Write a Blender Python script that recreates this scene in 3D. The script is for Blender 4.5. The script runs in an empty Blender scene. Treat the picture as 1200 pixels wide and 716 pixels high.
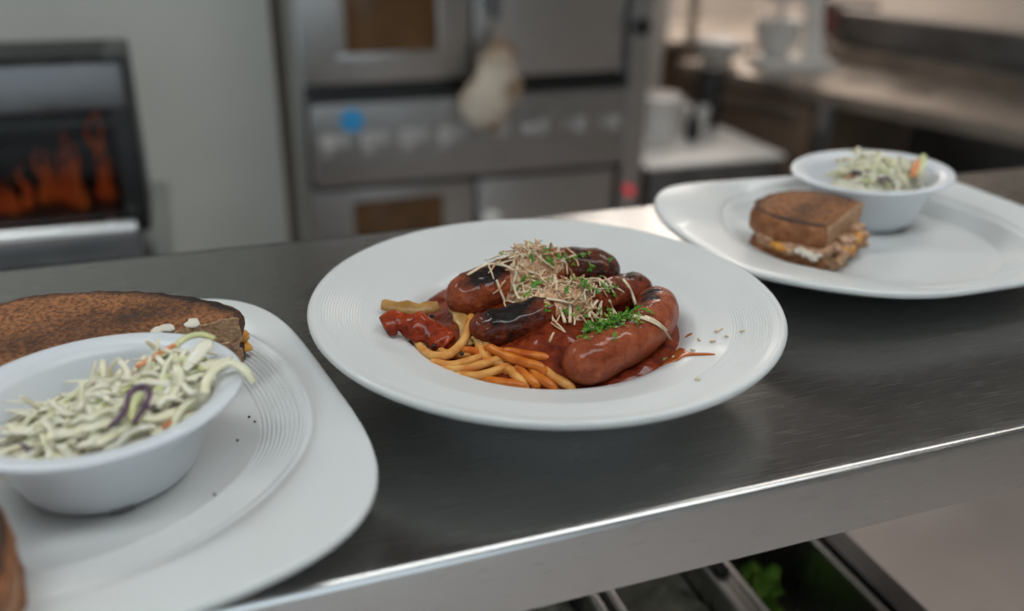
import bpy, bmesh, math, random
from mathutils import Vector, Matrix, noise
random.seed(7)
PI = math.pi
SC = bpy.context.scene
COL = SC.collection

# ------------------------------------------------------------------ camera
cam_d = bpy.data.cameras.new('camera')
cam = bpy.data.objects.new('camera', cam_d)
COL.objects.link(cam)
R3 = ((0.94117229, -0.33734324, 0.0198561), (0.12535998, 0.40310696, 0.90652615), (0.3138146, 0.85070812, -0.42168244))
cam.matrix_world = Matrix(((R3[0][0], R3[1][0], -R3[2][0], 0), (R3[0][1], R3[1][1], -R3[2][1], 0),
                           (R3[0][2], R3[1][2], -R3[2][2], 0.2813), (0, 0, 0, 1)))
cam_d.sensor_width = 36.0
cam_d.lens = 31.70
cam_d.clip_start = 0.02
cam_d.dof.use_dof = True
cam_d.dof.focus_distance = 0.540
cam_d.dof.aperture_fstop = 2.8
SC.camera = cam

# ------------------------------------------------------------------ world, lights, exposure
w = bpy.data.worlds.new('daylight'); SC.world = w; w.use_nodes = True
w.node_tree.nodes['Background'].inputs[0].default_value = (0.80, 0.90, 1.0, 1)
w.node_tree.nodes['Background'].inputs[1].default_value = 0.6
SC.view_settings.view_transform = 'Standard'
SC.view_settings.look = 'None'
SC.view_settings.gamma = 1.0
SC.view_settings.exposure = -0.24
SC.cycles.max_bounces = 8
SC.cycles.sample_clamp_indirect = 4.0

def area(name, loc, aim, sx, sy, power, col):
    d = bpy.data.lights.new(name, 'AREA'); d.shape = 'RECTANGLE'; d.size = sx; d.size_y = sy
    d.energy = power; d.color = col
    o = bpy.data.objects.new(name, d); COL.objects.link(o)
    o.location = loc
    o.rotation_euler = (Vector(aim) - Vector(loc)).to_track_quat('-Z', 'Y').to_euler()
    return o
FLOOR = -1.22; CEIL = 1.55
# daylight entering by the window opening behind the camera
area('window_daylight', (-0.55, -2.80, 0.10), (-0.55, 0.0, 0.10), 3.2, 2.4, 21, (0.76, 0.92, 1.0))
# tubes of the ceiling fixtures, with added fill for the kitchen
area('ceiling_and_fill_tubes', (0.30, -0.15, CEIL - 0.06), (0.30, -0.15, 0), 2.2, 0.3, 7.5, (0.87, 0.97, 1.0))
area('ceiling_and_fill_tubes', (-1.0, 1.45, CEIL - 0.06), (-1.0, 1.45, 0), 1.0, 0.3, 11, (0.94, 1.0, 0.98))  # unseen lamp added to brighten the wall and oven behind
area('ceiling_and_fill_tubes', (1.55, 0.85, CEIL - 0.06), (1.75, 1.6, -0.3), 1.0, 0.3, 9, (1.0, 0.93, 0.86))  # unseen lamp added to light the mixer and drawers from the front
area('ceiling_and_fill_tubes', (2.6, 4.45, CEIL - 0.06), (2.6, 4.45, 0), 1.2, 0.6, 40, (1.0, 0.87, 0.77))

# ------------------------------------------------------------------ mesh helper
def cr(path, n):
    """Catmull-Rom resample of a list of points to n points"""
    P = [Vector(p) for p in path]
    if len(P) == 2:
        return [P[0].lerp(P[1], i / (n - 1)) for i in range(n)]
    P = [P[0] * 2 - P[1]] + P + [P[-1] * 2 - P[-2]]
    out = []; m = len(P) - 3
    for i in range(n):
        t = i / (n - 1) * m; k = min(int(t), m - 1); u = t - k
        a, b, c, d = P[k:k + 4]
        out.append(0.5 * ((2 * b) + (c - a) * u + (2 * a - 5 * b + 4 * c - d) * u * u + (3 * b - a - 3 * c + d) * u ** 3))
    return out

class MB:
    def __init__(s): s.v = []; s.f = []; s.m = []; s.c = {}
    def add(s, vs, fs, mi=0, ch=None):
        o = len(s.v)
        s.v += [tuple(v) for v in vs]
        for f in fs: s.f.append(tuple(i + o for i in f)); s.m.append(mi)
        if ch is not None:
            for i, x in enumerate(ch): s.c[o + i] = x
    def box(s, x0, x1, y0, y1, z0, z1, b=0.0, mi=0, mat=None):
        if b > 0:
            bm = bmesh.new(); bmesh.ops.create_cube(bm, size=1)
            for v in bm.verts:
                v.co = ((x0 + x1) / 2 + v.co.x * (x1 - x0), (y0 + y1) / 2 + v.co.y * (y1 - y0), (z0 + z1) / 2 + v.co.z * (z1 - z0))
            bmesh.ops.bevel(bm, geom=bm.edges[:], offset=b, segments=2, profile=0.7, affect='EDGES')
            bm.verts.index_update()
            vs = [v.co.copy() for v in bm.verts]; fs = [[v.index for v in f.verts] for f in bm.faces]; bm.free()
        else:
            vs = [Vector((x, y, z)) for x in (x0, x1) for y in (y0, y1) for z in (z0, z1)]
            fs = [(0, 1, 3, 2), (4, 6, 7, 5), (0, 4, 5, 1), (2, 3, 7, 6), (0, 2, 6, 4), (1, 5, 7, 3)]
        if mat is not None: vs = [mat @ v for v in vs]
        s.add(vs, fs, mi)
    def lathe(s, prof, n=64, c=(0, 0, 0), mi=0, axis='z'):
        vs = []; fs = []
        for (r, z) in prof:
            for k in range(n):
                a = 2 * PI * k / n
                p = (r * math.cos(a), r * math.sin(a), z)
                if axis == 'y': p = (p[0], p[2], p[1])
                if axis == 'x': p = (p[2], p[0], p[1])
                vs.append((c[0] + p[0], c[1] + p[1], c[2] + p[2]))
        for j in range(len(prof) - 1):
            for k in range(n):
                k2 = (k + 1) % n
                fs.append((j * n + k, j * n + k2, (j + 1) * n + k2, (j + 1) * n + k))
        for j in (0, len(prof) - 1):
            if prof[j][0] > 1e-5: fs.append(tuple(range(j * n, j * n + n)))
        s.add(vs, fs, mi)
    def tube(s, path, rad, n=8, rings=None, flat=1.0, caps=True, mi=0, up=(0, 0, 1), char=None, disp=None):
        """rad: number or function of 0..1; flat: thickness ratio along 'up'"""
        P = cr(path, rings) if rings else [Vector(p) for p in path]
        N = len(P); vs = []; ch = []
        upv = Vector(up)
        for i, p in enumerate(P):
            t = (P[min(i + 1, N - 1)] - P[max(i - 1, 0)])
            t = t.normalized() if t.length > 1e-9 else Vector((1, 0, 0))
            a = t.cross(upv)
            if a.length < 1e-3: a = t.cross(Vector((0.3, 1, 0.1)))
            a.normalize(); b = a.cross(t).normalized()
            u = i / (N - 1); r = rad(u) if callable(rad) else rad
            for k in range(n):
                g = 2 * PI * k / n
                d = a * math.cos(g) + b * math.sin(g) * flat
                q = p + d * r
                if disp: q = q + d * disp(q, u, g)
                vs.append(q)
                if char: ch.append(char(q, u, g))
        fs = [(i * n + k, i * n + (k + 1) % n, (i + 1) * n + (k + 1) % n, (i + 1) * n + k) for i in range(N - 1) for k in range(n)]
        if caps: fs += [tuple(range(n - 1, -1, -1)), tuple(range((N - 1) * n, N * n))]
        s.add(vs, fs, mi, ch if char else None)
    def build(s, name, mats, parent=None, loc=None, smooth=True, angle=None, kind=None):
        me = bpy.data.meshes.new(name)
        me.from_pydata(s.v, [], s.f)
        bm = bmesh.new(); bm.from_mesh(me)
        bmesh.ops.remove_doubles(bm, verts=bm.verts[:], dist=1e-6) if not s.c else None
        bmesh.ops.recalc_face_normals(bm, faces=bm.faces[:]); bm.to_mesh(me); bm.free()
        if not isinstance(mats, (list, tuple)): mats = [mats]
        for m in mats: me.materials.append(m)
        if len(mats) > 1 and len(me.polygons) == len(s.m): me.polygons.foreach_set('material_index', s.m)
        me.polygons.foreach_set('use_smooth', [smooth] * len(me.polygons))
        if s.c:
            at = me.attributes.new('char', 'FLOAT', 'POINT')
            at.data.foreach_set('value', [s.c.get(i, 0.0) for i in range(len(me.vertices))])
        if angle: me.set_sharp_from_angle(angle=math.radians(angle))
        return link(name, me, parent, loc, kind)

def link(name, me, parent=None, loc=None, kind=None):
    o = bpy.data.objects.new(name, me); COL.objects.link(o)
    if parent: o.parent = parent
    if loc is not None: o.location = loc
    if kind: o['kind'] = kind
    return o
def thing(name, label, cat, loc=(0, 0, 0), rz=0.0, group=None):
    o = bpy.data.objects.new(name, None); COL.objects.link(o)
    o.empty_display_size = 0.05
    o.location = loc; o.rotation_euler = (0, 0, rz)
    o['label'] = label; o['category'] = cat
    if group: o['group'] = group
    return o
def tag(o, label, cat, group=None):
    o['label'] = label; o['category'] = cat
    if group: o['group'] = group
    return o

# ------------------------------------------------------------------ materials
def mat(name, c1, c2=None, rough=0.5, metal=0.0, scale=30, bump=0.0, bscale=None, stretch=None, coat=0.0, spec=0.5,
        detail=4, nrough=0.5, lo=0.35, hi=0.65, rvar=0.0, sss=0.0, sssr=(0.01, 0.004, 0.002), emit=0.0, trans=0.0, ior=1.45, alpha=1.0, char=None):
    m = bpy.data.materials.new(name); m.use_nodes = True
    nt = m.node_tree; N = nt.nodes; L = nt.links; b = N['Principled BSDF']
    c2 = c2 or c1
    tc = N.new('ShaderNodeTexCoord'); mp = N.new('ShaderNodeMapping'); L.new(tc.outputs['Object'], mp.inputs[0])
    if stretch: mp.inputs['Scale'].default_value = stretch
    nz = N.new('ShaderNodeTexNoise'); nz.inputs['Scale'].default_value = scale; nz.inputs['Detail'].default_value = detail; nz.inputs['Roughness'].default_value = nrough
    L.new(mp.outputs[0], nz.inputs['Vector'])
    rp = N.new('ShaderNodeValToRGB'); rp.color_ramp.elements[0].position = lo; rp.color_ramp.elements[1].position = hi
    rp.color_ramp.elements[0].color = (*c1, 1); rp.color_ramp.elements[1].color = (*c2, 1)
    L.new(nz.outputs['Fac'], rp.inputs[0])
    colout = rp.outputs[0]
    b.inputs['Roughness'].default_value = rough
    if char:
        at = N.new('ShaderNodeAttribute'); at.attribute_name = 'char'
        n2 = N.new('ShaderNodeTexNoise'); n2.inputs['Scale'].default_value = char.get('scale', 120); n2.inputs['Roughness'].default_value = 0.65; n2.inputs['Detail'].default_value = 5
        L.new(tc.outputs['Object'], n2.inputs['Vector'])
        ma = N.new('ShaderNodeMath'); ma.operation = 'MULTIPLY_ADD'
        L.new(n2.outputs['Fac'], ma.inputs[0]); ma.inputs[1].default_value = char.get('noise', 0.7)
        sb = N.new('ShaderNodeMath'); sb.operation = 'SUBTRACT'; L.new(at.outputs['Fac'], sb.inputs[0]); sb.inputs[1].default_value = char.get('noise', 0.7) * 0.5
        L.new(sb.outputs[0], ma.inputs[2])
        r2 = N.new('ShaderNodeMapRange'); r2.inputs['From Min'].default_value = char.get('lo', 0.25); r2.inputs['From Max'].default_value = char.get('hi', 0.75)
        L.new(ma.outputs[0], r2.inputs['Value'])
        mx = N.new('ShaderNodeMix'); mx.data_type = 'RGBA'
        L.new(r2.outputs[0], mx.inputs['Factor']); L.new(colout, mx.inputs['A']); mx.inputs['B'].default_value = (*char['col'], 1)
        colout = mx.outputs['Result']
    L.new(colout, b.inputs['Base Color'])
    b.inputs['Metallic'].default_value = metal
    b.inputs['Coat Weight'].default_value = coat; b.inputs['Coat Roughness'].default_value = 0.08
    b.inputs['Specular IOR Level'].default_value = spec
    b.inputs['Transmission Weight'].default_value = trans; b.inputs['IOR'].default_value = ior
    b.inputs['Alpha'].default_value = alpha
    if sss:
        b.inputs['Subsurface Weight'].default_value = sss; b.inputs['Subsurface Radius'].default_value = (1, 0.45, 0.25); b.inputs['Subsurface Scale'].default_value = sssr[0]
    if emit:
        L.new(colout, b.inputs['Emission Color']); b.inputs['Emission Strength'].default_value = emit
    if rvar:
        mr = N.new('ShaderNodeMapRange'); mr.inputs['To Min'].default_value = max(0.02, rough - rvar); mr.inputs['To Max'].default_value = rough + rvar
        mr.inputs['From Min'].default_value = 0.3; mr.inputs['From Max'].default_value = 0.7
        L.new(nz.outputs['Fac'], mr.inputs['Value']); L.new(mr.outputs[0], b.inputs['Roughness'])
    if bump:
        nb = N.new('ShaderNodeTexNoise'); nb.inputs['Scale'].default_value = bscale or scale * 3; nb.inputs['Detail'].default_value = 3
        L.new(mp.outputs[0], nb.inputs['Vector'])
        bp = N.new('ShaderNodeBump'); bp.inputs['Strength'].default_value = 1.0; bp.inputs['Distance'].default_value = bump
        L.new(nb.outputs['Fac'], bp.inputs['Height']); L.new(bp.outputs[0], b.inputs['Normal'])
    return m

M = {}
M['porcelain'] = mat('white_porcelain', (0.645, 0.66, 0.65), (0.665, 0.68, 0.67), rough=0.34, scale=8, coat=0.12)
M['bowl'] = mat('white_melamine', (0.67, 0.70, 0.735), (0.69, 0.72, 0.755), rough=0.3, scale=8, sss=0.08, sssr=(0.004,))
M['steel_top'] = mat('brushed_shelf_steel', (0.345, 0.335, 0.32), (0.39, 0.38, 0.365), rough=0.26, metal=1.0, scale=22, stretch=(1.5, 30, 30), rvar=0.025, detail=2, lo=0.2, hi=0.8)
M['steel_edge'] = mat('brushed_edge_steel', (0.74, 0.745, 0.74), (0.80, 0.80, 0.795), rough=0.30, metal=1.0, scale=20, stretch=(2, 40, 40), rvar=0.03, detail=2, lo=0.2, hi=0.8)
M['steel'] = mat('stainless_steel', (0.46, 0.455, 0.445), (0.55, 0.54, 0.53), rough=0.32, metal=1.0, scale=14, stretch=(30, 30, 1.5), rvar=0.06)
M['steel_panel'] = mat('brushed_panel_steel', (0.36, 0.355, 0.35), (0.44, 0.435, 0.43), rough=0.36, metal=1.0, scale=14, stretch=(1.5, 30, 30), rvar=0.06)
M['steel_dark'] = mat('worn_dark_steel', (0.20, 0.20, 0.205), (0.26, 0.26, 0.265), rough=0.38, metal=1.0, scale=10, rvar=0.08)
M['steel_warm'] = mat('worn_counter_steel', (0.40, 0.36, 0.32), (0.50, 0.45, 0.40), rough=0.36, metal=1.0, scale=10, rvar=0.08)
M['black'] = mat('black_enamel', (0.012, 0.012, 0.013), (0.02, 0.02, 0.02), rough=0.35, scale=20)
M['rubber'] = mat('black_rubber', (0.015, 0.015, 0.015), (0.025, 0.025, 0.025), rough=0.6, scale=40)
M['wall'] = mat('grey_white_paint', (0.50, 0.515, 0.485), (0.54, 0.55, 0.52), rough=0.6, scale=3)
M['wall_dim'] = mat('grey_green_enamel', (0.26, 0.265, 0.24), (0.30, 0.305, 0.28), rough=0.5, scale=4)
M['wall_warm'] = mat('cream_paint', (0.62, 0.56, 0.50), (0.66, 0.60, 0.54), rough=0.6, scale=3)
M['ceiling'] = mat('grey_ceiling_paint', (0.27, 0.26, 0.25), (0.31, 0.30, 0.29), rough=0.8, scale=4)
M['floor'] = mat('beige_floor_coating', (0.50, 0.425, 0.39), (0.56, 0.48, 0.44), rough=0.45, scale=5, rvar=0.08)
M['white_plastic'] = mat('white_plastic', (0.75, 0.73, 0.70), (0.8, 0.78, 0.75), rough=0.35, scale=10)
M['red_plastic'] = mat('dark_red_plastic', (0.10, 0.02, 0.018), (0.14, 0.03, 0.025), rough=0.4, scale=10)
M['wood_brown'] = mat('brown_laminate', (0.17, 0.115, 0.08), (0.24, 0.165, 0.115), rough=0.5, scale=6, stretch=(1, 1, 8))
M['oven_glass_glow'] = mat('glow_tinted_oven_glass', (0.085, 0.043, 0.018), (0.13, 0.068, 0.028), rough=0.15, scale=9)  # brown tint paints in the dim light inside the oven
M['glass'] = mat('smoked_glass', (0.6, 0.6, 0.6), rough=0.03, trans=1.0, ior=1.25)
M['flame'] = mat('orange_flame', (0.7, 0.09, 0.010), (0.8, 0.16, 0.02), rough=0.6, scale=30, emit=0.09)
M['blue'] = mat('blue_sticker', (0.03, 0.28, 0.62), (0.05, 0.36, 0.72), rough=0.4, scale=40)
M['redlamp'] = mat('red_pilot_lamp', (0.8, 0.03, 0.05), rough=0.3, emit=0.45)
M['print'] = mat('white_panel_print', (0.50, 0.50, 0.49), rough=0.5)
M['cloth'] = mat('stained_cream_cotton', (0.62, 0.55, 0.46), (0.24, 0.13, 0.06), rough=0.9, scale=11, lo=0.47, hi=0.60, bump=0.002, bscale=200)
M['lamp'] = mat('lamp_diffuser', (0.95, 0.98, 1.0), emit=6.0)
SAUCY = dict(coat=0.22, spec=0.12)
M['sauce'] = mat('tomato_sauce', (0.10, 0.010, 0.0025), (0.24, 0.034, 0.007), rough=0.45, scale=110, bump=0.0025, bscale=260, **SAUCY)
M['splash'] = mat('orange_sauce', (0.36, 0.07, 0.012), (0.52, 0.14, 0.025), rough=0.25, scale=90, coat=0.3)
M['sausage'] = mat('grilled_sausage', (0.16, 0.022, 0.005), (0.43, 0.108, 0.042), rough=0.45, scale=110, detail=7, nrough=0.62, lo=0.30, hi=0.72, bump=0.0016, bscale=380, coat=0.3, spec=0.15, sss=0.03, sssr=(0.003,),
                   char=dict(col=(0.014, 0.008, 0.007), scale=190, noise=0.95))
M['sausage_dark'] = mat('dark_grilled_sausage', (0.080, 0.010, 0.003), (0.26, 0.046, 0.014), rough=0.42, scale=110, detail=7, nrough=0.62, bump=0.0024, bscale=280, coat=0.4, spec=0.18,
                        char=dict(col=(0.012, 0.007, 0.007), scale=170, noise=0.9))
M['pasta'] = mat('saucy_pasta', (0.74, 0.40, 0.12), (0.58, 0.20, 0.035), rough=0.4, scale=110, coat=0.15, spec=0.2, sss=0.06, sssr=(0.003,))
M['pasta_red'] = mat('sauce_coated_pasta', (0.66, 0.21, 0.025), (0.46, 0.09, 0.010), rough=0.32, scale=90, coat=0.15, spec=0.3)
M['onion'] = mat('soft_onion', (0.56, 0.33, 0.11), (0.36, 0.18, 0.045), rough=0.34, scale=90, coat=0.12, spec=0.3, sss=0.1, sssr=(0.003,))
M['pepper'] = mat('roasted_red_pepper', (0.38, 0.045, 0.005), (0.15, 0.013, 0.003), rough=0.42, scale=120, coat=0.25, spec=0.15, bump=0.0022, bscale=220,
                  char=dict(col=(0.02, 0.008, 0.006), scale=200, noise=0.6))
M['cheese'] = mat('grated_hard_cheese', (0.70, 0.56, 0.37), (0.80, 0.68, 0.49), rough=0.5, scale=200, sss=0.15, sssr=(0.002,))
M['cheese_pink'] = mat('sauce_stained_cheese', (0.52, 0.27, 0.13), (0.72, 0.51, 0.33), rough=0.45, scale=330, lo=0.4, hi=0.6)
M['parsley'] = mat('chopped_parsley', (0.055, 0.19, 0.012), (0.11, 0.31, 0.025), rough=0.45, scale=300, spec=0.4)
M['parsley_light'] = mat('parsley_stem', (0.20, 0.34, 0.04), (0.26, 0.40, 0.07), rough=0.45, scale=300)
M['crumbspeck'] = mat('peppercorn_black', (0.012, 0.009, 0.008), (0.03, 0.02, 0.015), rough=0.35, scale=400)
M['toast'] = mat('grilled_bread_face', (0.105, 0.032, 0.010), (0.50, 0.205, 0.074), rough=0.6, scale=380, detail=6, nrough=0.65, lo=0.36, hi=0.66, bump=0.0026, bscale=560,
                 char=dict(col=(0.018, 0.007, 0.004), scale=34, noise=1.5, lo=0.18, hi=0.95))
M['crust'] = mat('dark_bread_crust', (0.022, 0.010, 0.006), (0.12, 0.045, 0.018), rough=0.6, scale=120, bump=0.0012, bscale=400)
M['crust_light'] = mat('brown_bread_crust', (0.22, 0.075, 0.026), (0.38, 0.155, 0.060), rough=0.6, scale=120, bump=0.001, bscale=400)
M['crumb'] = mat('rye_bread_crumb', (0.40, 0.21, 0.105), (0.62, 0.40, 0.24), rough=0.8, scale=420, detail=6, nrough=0.7, bump=0.0045, bscale=420)
M['filling'] = mat('shredded_meat_filling', (0.40, 0.19, 0.10), (0.62, 0.40, 0.26), rough=0.5, scale=160, bump=0.002, bscale=300)
M['cheddar'] = mat('melted_orange_cheese', (0.62, 0.24, 0.025), (0.72, 0.34, 0.06), rough=0.35, scale=100, coat=0.1)
M['whitecheese'] = mat('melted_white_cheese', (0.70, 0.64, 0.54), (0.78, 0.72, 0.62), rough=0.4, scale=100)
M['cabbage'] = [mat('pale_cabbage', (0.78, 0.73, 0.49), (0.84, 0.80, 0.60), rough=0.35, scale=120, coat=0.15, sss=0.15, sssr=(0.003,)),
                mat('creamy_cabbage', (0.82, 0.77, 0.61), (0.87, 0.83, 0.70), rough=0.35, scale=120, coat=0.15, sss=0.15, sssr=(0.003,)),
                mat('green_cabbage', (0.58, 0.60, 0.27), (0.70, 0.70, 0.42), rough=0.35, scale=120, coat=0.15, sss=0.15, sssr=(0.003,))]
M['carrot'] = mat('shredded_carrot', (0.66, 0.20, 0.06), (0.74, 0.30, 0.12), rough=0.4, scale=150)
M['purple'] = mat('red_cabbage', (0.085, 0.035, 0.075), (0.16, 0.085, 0.14), rough=0.35, scale=150, coat=0.1)
M['dressing'] = mat('slaw_dressing', (0.74, 0.69, 0.54), (0.80, 0.76, 0.62), rough=0.3, scale=100, bump=0.002, bscale=150)
M['lettuce'] = mat('green_lettuce', (0.20, 0.46, 0.04), (0.38, 0.66, 0.10), rough=0.45, scale=60)
M['pale_food'] = mat('pale_pan_food', (0.44, 0.42, 0.32), (0.60, 0.57, 0.46), rough=0.5, scale=60, bump=0.01, bscale=50)

# ------------------------------------------------------------------ setting
def struct(name, mb, m, angle=None):
    o = mb.build(name, m, smooth=False); o['kind'] = 'structure'; return o
X0, X1, Y0, Y1 = -2.3, 3.5, -2.9, 5.2
def sbox(name, m, *a):
    b = MB(); b.box(*a); return struct(name, b, m)
sbox('floor', M['floor'], X0 - .1, X1 + .1, Y0 - .1, Y1 + .1, FLOOR - 0.1, FLOOR)
sbox('ceiling', M['ceiling'], X0 - .1, X1 + .1, Y0 - .1, Y1 + .1, CEIL, CEIL + 0.1)
sbox('wall_left', M['wall'], X0 - 0.1, X0, Y0, Y1, FLOOR, CEIL)
sbox('wall_right', M['wall_warm'], X1, X1 + 0.1, Y0, Y1, FLOOR, CEIL)
sbox('wall_far', M['wall_warm'], X0, X1, Y1, Y1 + 0.1, FLOOR, CEIL)
sbox('wall_back', M['wall'], X0, 0.236, 2.50, 2.62, FLOOR, CEIL)
fw = MB()
fw.box(X0, X1, Y0 - 0.1, Y0, FLOOR, -1.12); fw.box(X0, X1, Y0 - 0.1, Y0, 1.35, CEIL)
fw.box(X0, -2.2, Y0 - 0.1, Y0, -1.12, 1.35); fw.box(1.1, X1, Y0 - 0.1, Y0, -1.12, 1.35)
struct('wall_front', fw, M['wall'])
wf = MB()
for (a, b_, c, d) in ((-2.2, -2.15, -1.12, 1.35), (1.05, 1.1, -1.12, 1.35), (-0.6, -0.55, -1.12, 1.35), (-2.15, 1.05, -1.12, -1.07), (-2.15, 1.05, 1.3, 1.35)):
    wf.box(a, b_, Y0 - 0.08, Y0 - 0.02, c, d)
struct('window_1', wf, M['white_plastic'])

# ------------------------------------------------------------------ steel pass shelf the plates stand on
SF, SB, EDGE = 0.3162, 0.7472, 0.0444
sh = thing('pass_shelf', 'long brushed stainless steel pass shelf carrying the three plates', 'shelf', (0.2, 0.53, 0))
def sheet(prof, x0, x1, mb, seg=1):
    n = len(prof); vs = []; fs = []
    for i in range(seg + 1):
        x = x0 + (x1 - x0) * i / seg
        vs += [(x, p[0], p[1]) for p in prof]
    for i in range(seg):
        for k in range(n):
            k2 = (k + 1) % n
            fs.append((i * n + k, i * n + k2, (i + 1) * n + k2, (i + 1) * n + k))
    fs += [tuple(range(n)), tuple(range(seg * n, seg * n + n))]
    mb.add(vs, fs)
LX0, LX1 = -1.2, 1.5
rr = 0.0048; yf = SF - 0.53; yb = SB - 0.53
arc = [(yf + rr - rr * math.sin(a), -rr + rr * math.cos(a)) for a in [PI / 2 * i / 6 for i in range(7)]]
t_ = 0.0022
# deck (top sheet with its rolled front corner) and the front band are two sheets of the same shelf
deck = [(yb, 0.0)] + [(yf + 0.012, 0.0)] + arc[:4] + [(yf + 0.0026, -0.0036), (yf + 0.006, -t_ - 0.001), (yf + 0.014, -t_), (yb, -t_)]
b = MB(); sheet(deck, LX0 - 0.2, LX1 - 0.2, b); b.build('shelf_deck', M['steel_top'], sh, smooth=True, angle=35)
band = arc[3:] + [(yf, -EDGE + 0.001), (yf + 0.0008, -EDGE), (yf + 0.014, -EDGE), (yf + 0.014, -EDGE + 0.002), (yf + 0.0025, -EDGE + 0.002), (yf + 0.0025, -0.0052)]
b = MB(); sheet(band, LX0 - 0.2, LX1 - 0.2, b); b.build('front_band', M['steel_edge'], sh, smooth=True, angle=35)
b = MB(); sheet([(yb, 0), (yb - 0.002, 0), (yb - 0.002, -EDGE), (yb, -EDGE)], LX0 - 0.2, LX1 - 0.2, b); b.build('back_band', M['steel_edge'], sh, smooth=False)
for px in (-1.15, 1.25):
    b = MB(); b.lathe([(0.019, FLOOR), (0.019, -0.003)], 20, (px, 0.02, 0)); b.build('support_post', M['steel'], sh, angle=40)

# ------------------------------------------------------------------ plates
PCX, PCY = 0.203, 0.4875
def ripples(r, r0, r1, pitch, amp):
    if r < r0 or r > r1: return 0.0
    e = min(1.0, (r - r0) / 0.002, (r1 - r) / 0.002)
    return amp * e * math.cos(2 * PI * (r - r0) / pitch)
PZ = [(0.0, 0.0115), (0.060, 0.012), (0.074, 0.0145), (0.084, 0.0200), (0.0895, 0.0262), (0.094, 0.0288), (0.10, 0.0300), (0.146, 0.0420)]
def plate_z(r):
    for (a, za), (b_, zb) in zip(PZ, PZ[1:]):
        if r <= b_: return za + (zb - za) * (r - a) / (b_ - a)
    return PZ[-1][1]
pp = thing('pasta_plate', 'round white wide-rimmed pasta plate in the middle of the steel shelf', 'plate', (PCX, PCY, 0))
prof = [(0.0, 0.006), (0.074, 0.006), (0.078, 0.0005), (0.080, 0.0), (0.085, 0.0), (0.0875, 0.0015), (0.092, 0.010), (0.100, 0.0195), (0.125, 0.0285), (0.144, 0.0352),
        (0.1485, 0.0372), (0.1500, 0.0392), (0.1503, 0.0408), (0.1494, 0.0424), (0.1476, 0.0428), (0.146, 0.0421)]
r = 0.1455
while r > 0.117:
    prof.append((r, plate_z(r) + ripples(r, 0.1175, 0.143, 0.0017, 0.00016))); r -= 0.00036
prof += [(0.115, plate_z(0.115)), (0.105, plate_z(0.105)), (0.100, plate_z(0.1)), (0.097, 0.0296), (0.094, 0.0286), (0.0915, 0.0274), (0.0895, 0.0258), (0.087, 0.0235), (0.084, 0.020),
         (0.079, 0.0168), (0.074, 0.0145), (0.067, 0.0128), (0.06, 0.012), (0.0, 0.0115)]
b = MB(); b.lathe(prof, 144); b.build('plate_body', M['porcelain'], pp)

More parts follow.
